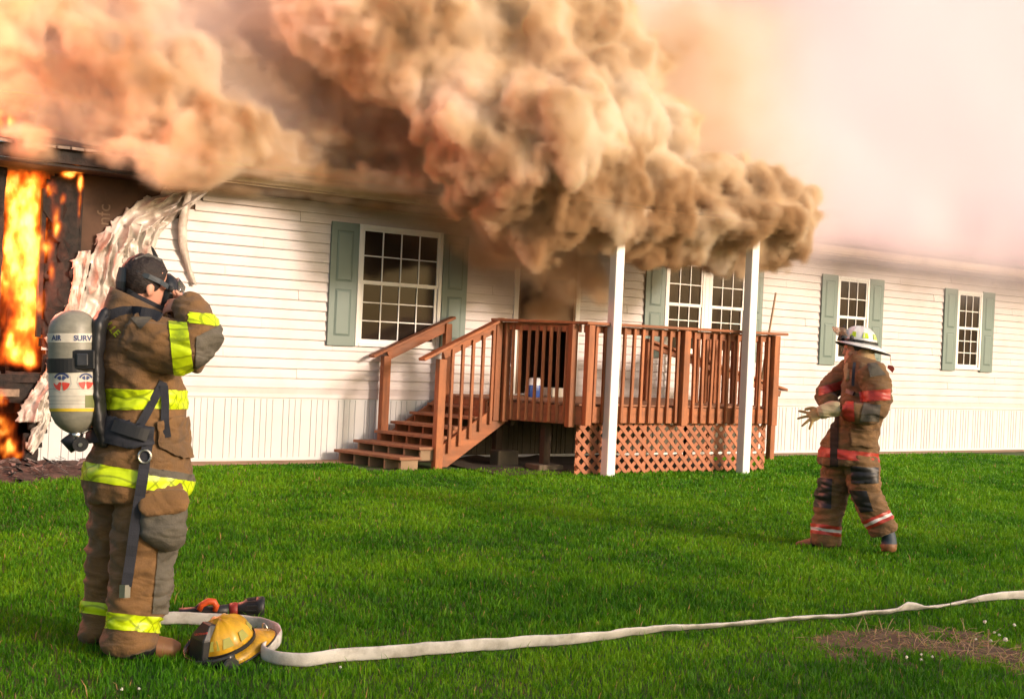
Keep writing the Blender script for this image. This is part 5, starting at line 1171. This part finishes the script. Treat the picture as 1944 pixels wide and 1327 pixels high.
# ------------------------------------------------------------------ helmets
def helmet(W_, M, parent, cs, cd, seed, shield_up=True, s=1.0, reflect=None):
    f, l, u = M[:, 0], M[:, 1], M[:, 2]; rings = []; NS = 48
    for k in range(10):
        th = (k/9)*math.pi/2; z = .128*math.sin(th); rr = math.cos(th)**.9 if k < 9 else .03; ring = []
        for t in np.linspace(0, 2*math.pi, NS, endpoint=False):
            rib = 1+.035*max(0, math.cos(t*8))**8*(rr**.3); ring.append(W_(.132*rr*math.cos(t)*rib-.005, .112*rr*math.sin(t)*rib, z+.006*max(0, math.cos(t*8))**8))
        rings.append(ring)
    g = MB(); g.loft(rings); dome = g.build('helmet_shell', cs, parent, smooth=True)
    def brim(t): 
        c = math.cos(t); return (.165 if c > 0 else .165+.085*(-c)**1.5)*1.0, .150
    R0 = []; R1 = []; R2 = []; R3 = []
    for t in np.linspace(0, 2*math.pi, NS, endpoint=False):
        rx, ry = brim(t); c, s_ = math.cos(t), math.sin(t); dz = -.012-.018*s_*s_-(.040*(-c)**2 if c < 0 else -.004*c)
        R0.append(W_(.128*c-.005, .109*s_, .006)); R1.append(W_(rx*.985*c, ry*.985*s_, dz)); R2.append(W_(rx*c, ry*s_, dz-.004)); R3.append(W_(.128*c-.005, .108*s_, -.006))
    MB().loft([R0, R1], cap=False).build('brim', cs, dome, smooth=True, solid=.003)
    MB().loft([R1, R2, R3], cap=False).build('brim_underside', cd, dome, smooth=True, solid=.003)
    e = [R2[i] for i in range(NS)]+[R2[0]]; MB().tube(e, .0045, 6, ref=u, cap=False).build('brim_edge', cd, dome, smooth=True)
    # headband strip round the shell foot
    MB().loft([[W_(.139*math.cos(t)-.005, .119*math.sin(t), z) for t in np.linspace(0, 2*math.pi, NS, endpoint=False)] for z in (.004, .022)], cap=False).build('helmet_band', cd, dome, solid=.003)
    return dome
def trapezoids(W_, parent, m, angs):
    for t in angs:
        P = []
        for dt, z in ((-.19,.040),(.19,.040),(.13,.078),(-.13,.078)):
            rr = math.cos(math.asin(z/.128))**.9*1.045; P.append(W_(.132*rr*math.cos(t+dt)-.005, .112*rr*math.sin(t+dt), z+.001))
        MB().add(P, [(0,1,2,3)]).build('reflector', m, parent, solid=.002)

# ------------------------------------------------------------------ second firefighter
f2 = Fig(1612, 1046)
P2 = empty('person', f2.B, 'firefighter in white helmet and brown coat with red bands, pulling on gloves while walking', 'person')
t2 = {'torso': [(1640,686,.0,(0.088,0.118)),(1640,704,.0,(0.138,0.188)),(1639,735,.0,(0.158,0.203)),(1634,775,.0,(0.160,0.198)),(1626,812,.0,(0.170,0.193)),(1614,848,.0,(0.210,0.203)),(1610,872,.0,(0.223,0.213)),(1610,879,.0,(0.218,0.208))],
      'left_arm': [(1650,704,-.15,.105),(1662,728,-.19,.105),(1667,756,-.22,.100),(1662,778,-.24,.094),(1645,786,-.26,.086),(1622,782,-.27,.074),(1604,777,-.27,.058)],
      'right_arm': [(1618,704,.15,.10),(1592,724,.16,.092),(1572,744,.12,.082),(1568,756,.04,.074),(1576,764,-.08,.055)]}
g = MB()
for k, v in t2.items(): g.tube(f2.T(v), [q[3] for q in v], 20, ref=f2.b)
J2 = remesh(g, 'turnout_coat', M_coat2, P2, .0115, disp=cloth_disp(.015, 12), smooth=3)
l2 = {'right_leg': [(1596,866,.08,(.125,.13)),(1588,905,.08,(.122,.13)),(1577,945,.08,(.112,.12)),(1573,975,.08,(.104,.112)),(1569,1008,.08,(.106,.11)),(1567,1032,.08,(.112,.115))],
      'left_leg': [(1634,866,-.07,(.125,.13)),(1638,905,-.07,(.122,.13)),(1645,940,-.07,(.112,.12)),(1657,968,-.07,(.104,.11)),(1671,993,-.07,(.098,.102)),(1679,1010,-.07,(.096,.10))]}
g = MB()
for k, v in l2.items(): g.tube(f2.T(v), [q[3] for q in v], 18, ref=f2.b)
g.ball(f2.P(1614, 862, .0), (.18,.18,.10), 18, 10)
T2 = remesh(g, 'turnout_trousers', M_coat2, P2, .0115, disp=cloth_disp(.017, 15, 1.2), smooth=3)
fw2 = -f2.a*math.cos(.30)-f2.b*math.sin(.30)+V(0,0,.0); g = MB(); HC2 = f2.P(1626, 664, .0); W2, HM2 = head_shapes(g, HC2, fw2, V(0,0,1), 1.0)
g.tube([W2(-.02,0,-.05), W2(-.03,0,-.12), f2.P(1640,700,0), f2.P(1636,770,0), f2.P(1618,860,0)], [.056,.06,(.10,.14),(.12,.15),(.13,.15)], 14, ref=f2.b)
for v in (t2['left_arm'], t2['right_arm']): g.tube(f2.T(v), [max(.032, q[3]*.5) for q in v], 12, ref=f2.b)
for v in (l2['left_leg'], l2['right_leg']): g.tube(f2.T(v), [min(q[3])*.55 for q in v], 12, ref=f2.b)
hand_shapes(g, f2.P(1584,766,-.16), f2.P(1566,764,-.30)-f2.P(1584,766,-.16), V(0,0,1)-f2.a*.3, 1.0, .5, .2, side=1)
remesh(g, 'body', M_skin, P2, .0065, smooth=1)
for s_ in (-1, 1):
    g = MB(); g.ball(W2(.080,.030*s_,.0), (.007,.009,.006), 8, 6, HM2); g.build('eye', M_trim, P2, smooth=True)
    g = MB(); g.ball(W2(.0865,.030*s_,.0), (.002,.004,.004), 8, 6, HM2); g.build('pupil', M_black, P2)
    MB().tube([W2(.103,.032*s_,.0)+HM2[:, 1]*.020*math.cos(t)+HM2[:, 2]*.015*math.sin(t) for t in np.linspace(0, 6.3, 14)], .0012, 5, cap=False).build('glasses', M_metal, P2)
    MB().tube([W2(.100,.052*s_,.003), W2(.0,.080*s_,.006)], .0014, 5).build('glasses_arm', M_metal, P2)
MB().tube([W2(.100,-.012,.004), W2(.102,0,.007), W2(.100,.012,.004)], .0012, 5).build('glasses_bridge', M_metal, P2)
hair_mesh(W2, HM2, 1.0, 'hair', P2, (-.012,0,.028), (.100,.084,.094), [((.055,0,.045), (.85,0,-.35)), ((-.02,0,-.035), (.30,0,-.95))], 6, mat('grey_hair', (.10,.085,.07), .8, .3, 20))
# protective hood bunched at the neck, collar
M_hood = mat('tan_hood', (.42,.29,.15), .9, .12, 12, .3, 90)
collar(f2, [(1640,704,.0,.155,.18,.02)], [(1640,692,.0,.140,.15,.03),(1641,678,.0,.118,.122,.03)], M_coat2, 'collar', P2, .014)
g = MB(); g.tube(f2.T([(1638,698,-.0),(1637,684,.0),(1640,670,.0),(1643,656,.0)]), [(.115,.125),(.100,.110),(.070,.085),(.050,.070)], 18, ref=f2.b); remesh(g, 'hood', M_hood, P2, .009, disp=cloth_disp(.012, 21, 1.5), smooth=2)
g = MB(); g.tube(f2.T([(1620,690,-.04),(1612,704,-.08),(1608,722,-.12)]), [(.055,.05),(.045,.04),(.018,.02)], 12, ref=f2.b); remesh(g, 'hood_bib', M_hood, P2, .008, disp=cloth_disp(.006, 22, 1.5), smooth=1)
# gloved left hand, gauntlet
g = MB(); wr = f2.P(1562, 782, -.28); dr = f2.P(1518, 800, -.31)-wr; hand_shapes(g, wr, dr, -f2.b*.75+V(0,0,.5), 1.22, .10, .95, side=-1, thumb=.4)
g.tube([f2.P(1592,777,-.27), f2.P(1572,780,-.28), wr+dr*.05], [(.048,.044),(.046,.040),(.040,.028)], 12, ref=f2.b)
GL = remesh(g, 'glove', M_glove, P2, .0058, smooth=1)
g = MB(); g.tube(f2.T([(1594,776,-.27),(1585,777,-.275),(1574,779,-.28),(1562,782,-.285),(1554,785,-.285)]), [.052,.058,.052,.054,.044], 16, ref=f2.b); remesh(g, 'glove_cuff', mat('cream_knit', (.52,.43,.25), .9, .12, 10, .3, 120), P2, .007, disp=cloth_disp(.006, 30, 3), smooth=1)
g = MB(); hand_shapes(g, f2.P(1583,766,-.20), f2.P(1567,762,-.34)-f2.P(1583,766,-.20), V(0,0,1)-f2.a*.4, 1.12, .55, .25, side=1)
la = tube_test(f2, t2, 'left_arm'); ra = tube_test(f2, t2, 'right_arm'); to2 = tube_test(f2, t2, 'torso'); rl2 = tube_test(f2, l2, 'right_leg'); ll2 = tube_test(f2, l2, 'left_leg')
patch(J2, [(1630,743),(1690,738),(1690,759),(1634,763)], 'sleeve_band', M_red, P2, .005, False, la)
patch(J2, [(1600,755),(1620,755),(1623,800),(1600,800)], 'sleeve_band', M_red, P2, .005, False, la)
patch(J2, [(1555,736),(1600,722),(1600,738),(1555,752)], 'sleeve_band', M_red, P2, .005, False, ra)
patch(J2, [(1590,852),(1690,863),(1690,882),(1590,871)], 'hem_band', M_red, P2, .005, True, to2)
patch(J2, [(1540,845),(1577,850),(1576,868),(1540,866)], 'hem_band', M_red, P2, .005, True, to2)
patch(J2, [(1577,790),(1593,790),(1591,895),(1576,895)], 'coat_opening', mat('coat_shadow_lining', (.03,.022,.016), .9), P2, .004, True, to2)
for y0, m in ((0, M_red), (6.3, M_silver), (12.6, M_red)):
    patch(T2, [(1520,990.5+y0),(1612,1001.5+y0),(1612,1007.8+y0),(1520,996.8+y0)], 'cuff_band', m, P2, .005, False, rl2)
    patch(T2, [(1635,991+y0),(1705,960+y0*1.1),(1705,967+y0*1.1),(1635,997+y0)], 'cuff_band', m, P2, .005, False, ll2)
patch(T2, [(1546,907),(1580,909),(1578,966),(1544,962)], 'knee_patch', M_black, P2, .006, True, rl2)
patch(T2, [(1612,930),(1645,932),(1658,970),(1634,972)], 'knee_patch', M_black, P2, .006, True, ll2)
patch(T2, [(1617,886),(1666,888),(1665,917),(1618,918)], 'pocket_patch', M_black, P2, .012, True, ll2)
patch(J2, [(1646,690),(1660,686),(1682,712),(1652,716)], 'shoulder_patch', M_greycloth, P2, .006, True)
patch(J2, [(1640,766),(1672,768),(1668,800),(1632,800)], 'elbow_patch', M_greycloth, P2, .006, True, la)
patch(J2, [(1612,812),(1664,816),(1660,850),(1616,846)], 'coat_pocket', M_coat2, P2, .014, True, to2, thick=.004)
bq = bvh_of(J2); pxribbon(bq, [(1624,668),(1622,690),(1620,712),(1619,735)], .022, .006, 'chin_strap', M_strap, P2, .05, dflt=None)
pxribbon(bq, [(1606,742),(1622,748)], .03, .02, 'radio_clip', M_black, P2, .02)
boot(f2, [(1590,1018,.08,(.055,.06)),(1566,1024,.08,(.054,.058)),(1543,1031,.08,(.050,.044)),(1522,1035,.08,(.046,.036)),(1511,1037,.08,(.034,.026))], P2, M_black, M_leather, [(1500,1020),(1540,1020),(1536,1060),(1500,1060)])
boot(f2, [(1682,1002,-.07,(.052,.055)),(1687,1018,-.07,(.054,.056)),(1688,1030,-.08,(.058,.064)),(1686,1040,-.10,(.060,.075)),(1685,1043,-.10,(.052,.065))], P2, mat('blue_boot', (.045,.065,.09), .6, .3), M_leather, [(1655,1033),(1715,1033),(1715,1060),(1655,1060)], ref=f2.b)
g = MB(); g.tube(f2.T([(1694,1040,-.07),(1684,1043,-.08),(1674,1044,-.09)]), [(.042,.012),(.046,.012),(.03,.010)], 12, ref=(0,0,1)); g.build('boot_sole', M_leather, P2)
# white helmet worn by the second firefighter
hu = V(0,0,1)-fw2*.10; hu /= np.linalg.norm(hu); hf = np.cross(np.cross(hu, fw2), hu); hf /= np.linalg.norm(hf); hl = np.cross(hu, hf); HH = np.stack([hf, hl, hu], 1); hc = W2(-.012, 0, .050)
WH = lambda x, y, z: hc+hf*x*1.04+hl*y*1.04+hu*z*1.04
M_hw = mat('white_helmet', (.84,.84,.82), .3, .05, 9, coat=.3, dirt=(.4,.38,.33), dscale=15, damt=.25); M_hb = mat('helmet_black', (.02,.02,.022), .45, .2)
d2_ = helmet(WH, HH, P2, M_hw, M_hb, 1); trapezoids(WH, d2_, mat('lime_reflector', (.62,.82,.02), .4), [.9, 1.65, 2.4, -.9, -1.65])
g = MB(); g.add([WH(.150,-.045,.0), WH(.150,.045,.0), WH(.140,.05,.06), WH(.125,.0,.125), WH(.140,-.05,.06)], [(0,1,2,3,4)]); g.build('front_shield', M_hb, d2_, solid=.006)
g = MB(); rr = []
for z, rx in ((.030,.165),(.055,.195),(.085,.21)): rr.append([WH(rx*math.cos(t), .125*math.sin(t), z+.012*math.cos(t)) for t in np.linspace(-.85, .85, 14)])
g.loft(rr, cap=False, closed=False); g.build('face_shield', mat('tinted_visor', (.72,.50,.34), .15, .1, alpha=.45), d2_, smooth=True, solid=.003)
g = MB(); g.ball(WH(.09,.118,.03), (.02,.012,.02), 10, 6); g.ball(WH(.09,-.118,.03), (.02,.012,.02), 10, 6); g.build('visor_knob', M_black, d2_)
tg = WH(-.25, .0, -.055); MB().tube([tg, tg+V(0,0,-.035)+f2.a*.006, tg+V(0,0,-.075)+f2.a*.012], .0022, 5).build('tag_cord', M_leather, d2_)
MB().add([tg+V(0,0,-.075)-f2.a*.010, tg+V(0,0,-.10)-f2.a*.016, tg+V(0,0,-.118)+f2.a*.008, tg+V(0,0,-.135)+f2.a*.024, tg+V(0,0,-.105)+f2.a*.040, tg+V(0,0,-.08)+f2.a*.026], [(0,1,2,3,4,5)]).build('red_tag', mat('red_tag', (.35,.05,.025), .6), d2_, solid=.004)

# ------------------------------------------------------------------ yellow helmet lying on the grass
hp0 = gp(428, 1252, 0.0); f3_ = Fig(428, 1252)
HY = empty('fire_helmet', hp0, 'worn yellow fire helmet with black trim lying on the grass at the firefighter\'s boots', 'helmet')
hf = -f3_.a*.80-f3_.b*.50+V(0,0,-.33); hf /= np.linalg.norm(hf); hu = V(0,0,1)-f3_.a*.22-f3_.b*.25; hl = np.cross(hu, hf); hl /= np.linalg.norm(hl); hu = np.cross(hf, hl); HM3 = np.stack([hf, hl, hu], 1)
hc3 = f3_.P(426, 1224, 0.0); sY = 1.03; WY = lambda x, y, z: hc3+(hf*x+hl*y+hu*z)*sY
M_hy = mat('yellow_helmet', (.66,.36,.012), .38, .12, 8, .05, 60, dirt=(.10,.06,.02), dscale=9, damt=.8, coat=.2)
dy = helmet(WY, HM3, HY, M_hy, M_hb, 2); trapezoids(WY, dy, mat('dull_reflector', (.36,.34,.06), .5, .2, 20), [1.25, 1.9, 2.6, .75])
g = MB(); g.loft([[WY(.118+.0,-.06,.004), WY(.118,.06,.004), WY(.150,.055,.004), WY(.150,-.055,.004)], [WY(.085,-.055,.085), WY(.085,.055,.085), WY(.118,.05,.095), WY(.118,-.05,.095)], [WY(.03,-.03,.125), WY(.03,.03,.125), WY(.06,.03,.14), WY(.06,-.03,.14)]]); fs3 = g.build('front_shield', M_hb, dy, bevel=.004)
b3 = bvh_of(fs3); pxtext(b3, 'LIEUTENANT', 382, 1203, 5.4, -.12, M_redp, dy, lift=.004, bold=.02, sx=.8) if hit(b3, 382, 1203) is not None else None
g = MB(); rr = []
for z, rx in ((-.03,.150),(.02,.175),(.05,.180)): rr.append([WY(rx*math.cos(t), .150*math.sin(t), z-.02) for t in np.linspace(-1.2, 1.35, 16)])
g.loft(rr, cap=False, closed=False); g.build('face_shield', mat('smoked_visor', (.03,.03,.03), .12, .1, alpha=.85), dy, smooth=True, solid=.003)
c = WY(.075,.155,-.012); g = MB(); g.tube([c, c+hl*.012], [.040,.038], 20, ref=hu); g.build('visor_disc', mat('dark_disc', (.05,.052,.05), .3), dy)
g = MB(); g.tube([WY(-.20,.02,-.03)+hl*.02*math.cos(t)+hu*(.03*math.sin(t)+.012) for t in np.linspace(0, 3.2, 10)], .003, 6); g.build('hanging_ring', M_metal, dy)

# ------------------------------------------------------------------ hose and nozzle
def hose():
    P = np.array([gp(x, y, .012) for x, y in HOSE_PX]); n = 420; Q = resample(P, n)
    for _ in range(6): Q[1:-1] = (Q[:-2]+Q[1:-1]*2+Q[2:])/4
    s_ = np.r_[0, np.cumsum(np.linalg.norm(np.diff(Q, axis=0), axis=1))]; rings = []
    pxs = np.interp(np.linspace(0, 1, n), np.linspace(0, 1, len(HOSE_PX)), np.arange(len(HOSE_PX)))
    dpp = np.r_[0, np.cumsum(np.linalg.norm(np.diff(P, axis=0), axis=1))]
    for i, q in enumerate(Q):
        k = float(np.interp(s_[i]*dpp[-1]/s_[-1], dpp, np.arange(len(dpp)))); pxx = float(np.interp(k, np.arange(len(HOSE_PX)), [p[0] for p in HOSE_PX]))
        far = 0 if k < 14 else 1
        # standing on edge near the coupling, falling over to the right, with one kink
        tilt = 0.0 if k < 13 else float(np.interp(pxx, [500,900,1050,1150,1350,1600,1690,1715,1740,1800,1870,1944,2300], [.04,.12,.30,.55,1.05,1.12,1.0,.35,1.15,1.2,.55,.35,.4]))
        d = Q[min(i+1, n-1)]-Q[max(i-1, 0)]; d /= np.linalg.norm(d); lat = np.cross(d, (0,0,1)); w = .062*(1+.05*fbm(s_[i]*3, 1)); up = V(0,0,1)*math.cos(tilt)-lat*math.sin(tilt)*(-1); nn = np.cross(up, d)
        base = q+V(0,0,.006+.006*fbm(s_[i]*5, 7)); wav = .004*fbm(s_[i]*7, 3); c = base+up*w/2; R2_ = []
        for t in np.linspace(0, 2*math.pi, 14, endpoint=False):
            a_, b_ = math.cos(t), math.sin(t); R2_.append(c+up*(w/2)*np.sign(a_)*abs(a_)**.75+nn*(.0085+.002*math.sin(s_[i]*30))*np.sign(b_)*abs(b_)**.9+nn*wav*a_)
        rings.append(R2_)
    return MB().loft(rings)
ho = hose().build('fire_hose', M_hose, smooth=True); tag(ho, 'flattened white canvas fire hose snaking across the lawn to the right', 'hose')
NZ = empty('hose_nozzle', gp(440, 1170, 0), 'black hose nozzle with an orange handle lying on the grass behind the white hose', 'nozzle')
f4 = Fig(440, 1176); T4 = lambda pts: [f4.P(*p) for p in pts]
def ntube(pts, r, m, name, seg=18): return MB().tube(T4(pts), r, seg, ref=f4.b).build(name, m, NZ, smooth=True)
ntube([(340,1164,.02),(375,1162,.02),(410,1160,.0),(440,1158,.0)], [.028,.030,.030,.034], M_black, 'barrel')
ntube([(436,1158,.0),(446,1157,-.0),(452,1157,-.0)], [.036,.040,.036], mat('red_ring', (.30,.03,.02), .5), 'ring')
ntube([(450,1157,0),(462,1156,0),(468,1155,0),(486,1154,0),(488,1154,0),(499,1153,0),(502,1153,0)], [.036,.040,.050,.053,.058,.060,.052], M_black, 'tip')
for t in np.linspace(0, 2*math.pi, 14, endpoint=False):
    a = f4.P(468,1155,0)+(V(0,0,1)*math.sin(t)+f4.b*math.cos(t))*.051; b_ = f4.P(486,1154,0)+(V(0,0,1)*math.sin(t)+f4.b*math.cos(t))*.055; MB().beam(a, b_, .006, .006).build('grip_rib', M_black, NZ)
M_or = mat('orange_handle', (.62,.09,.02), .45, .15, 12)
ntube([(378,1158,-.03),(384,1147,-.03),(396,1141,-.03),(406,1142,-.03),(411,1150,-.03),(408,1160,-.03)], [.014,.016,.018,.018,.016,.012], M_or, 'bail_handle', 12)
ntube([(370,1158,.02),(382,1148,.02),(392,1146,.02)], [.016,.015,.012], M_black, 'pistol_grip', 12)
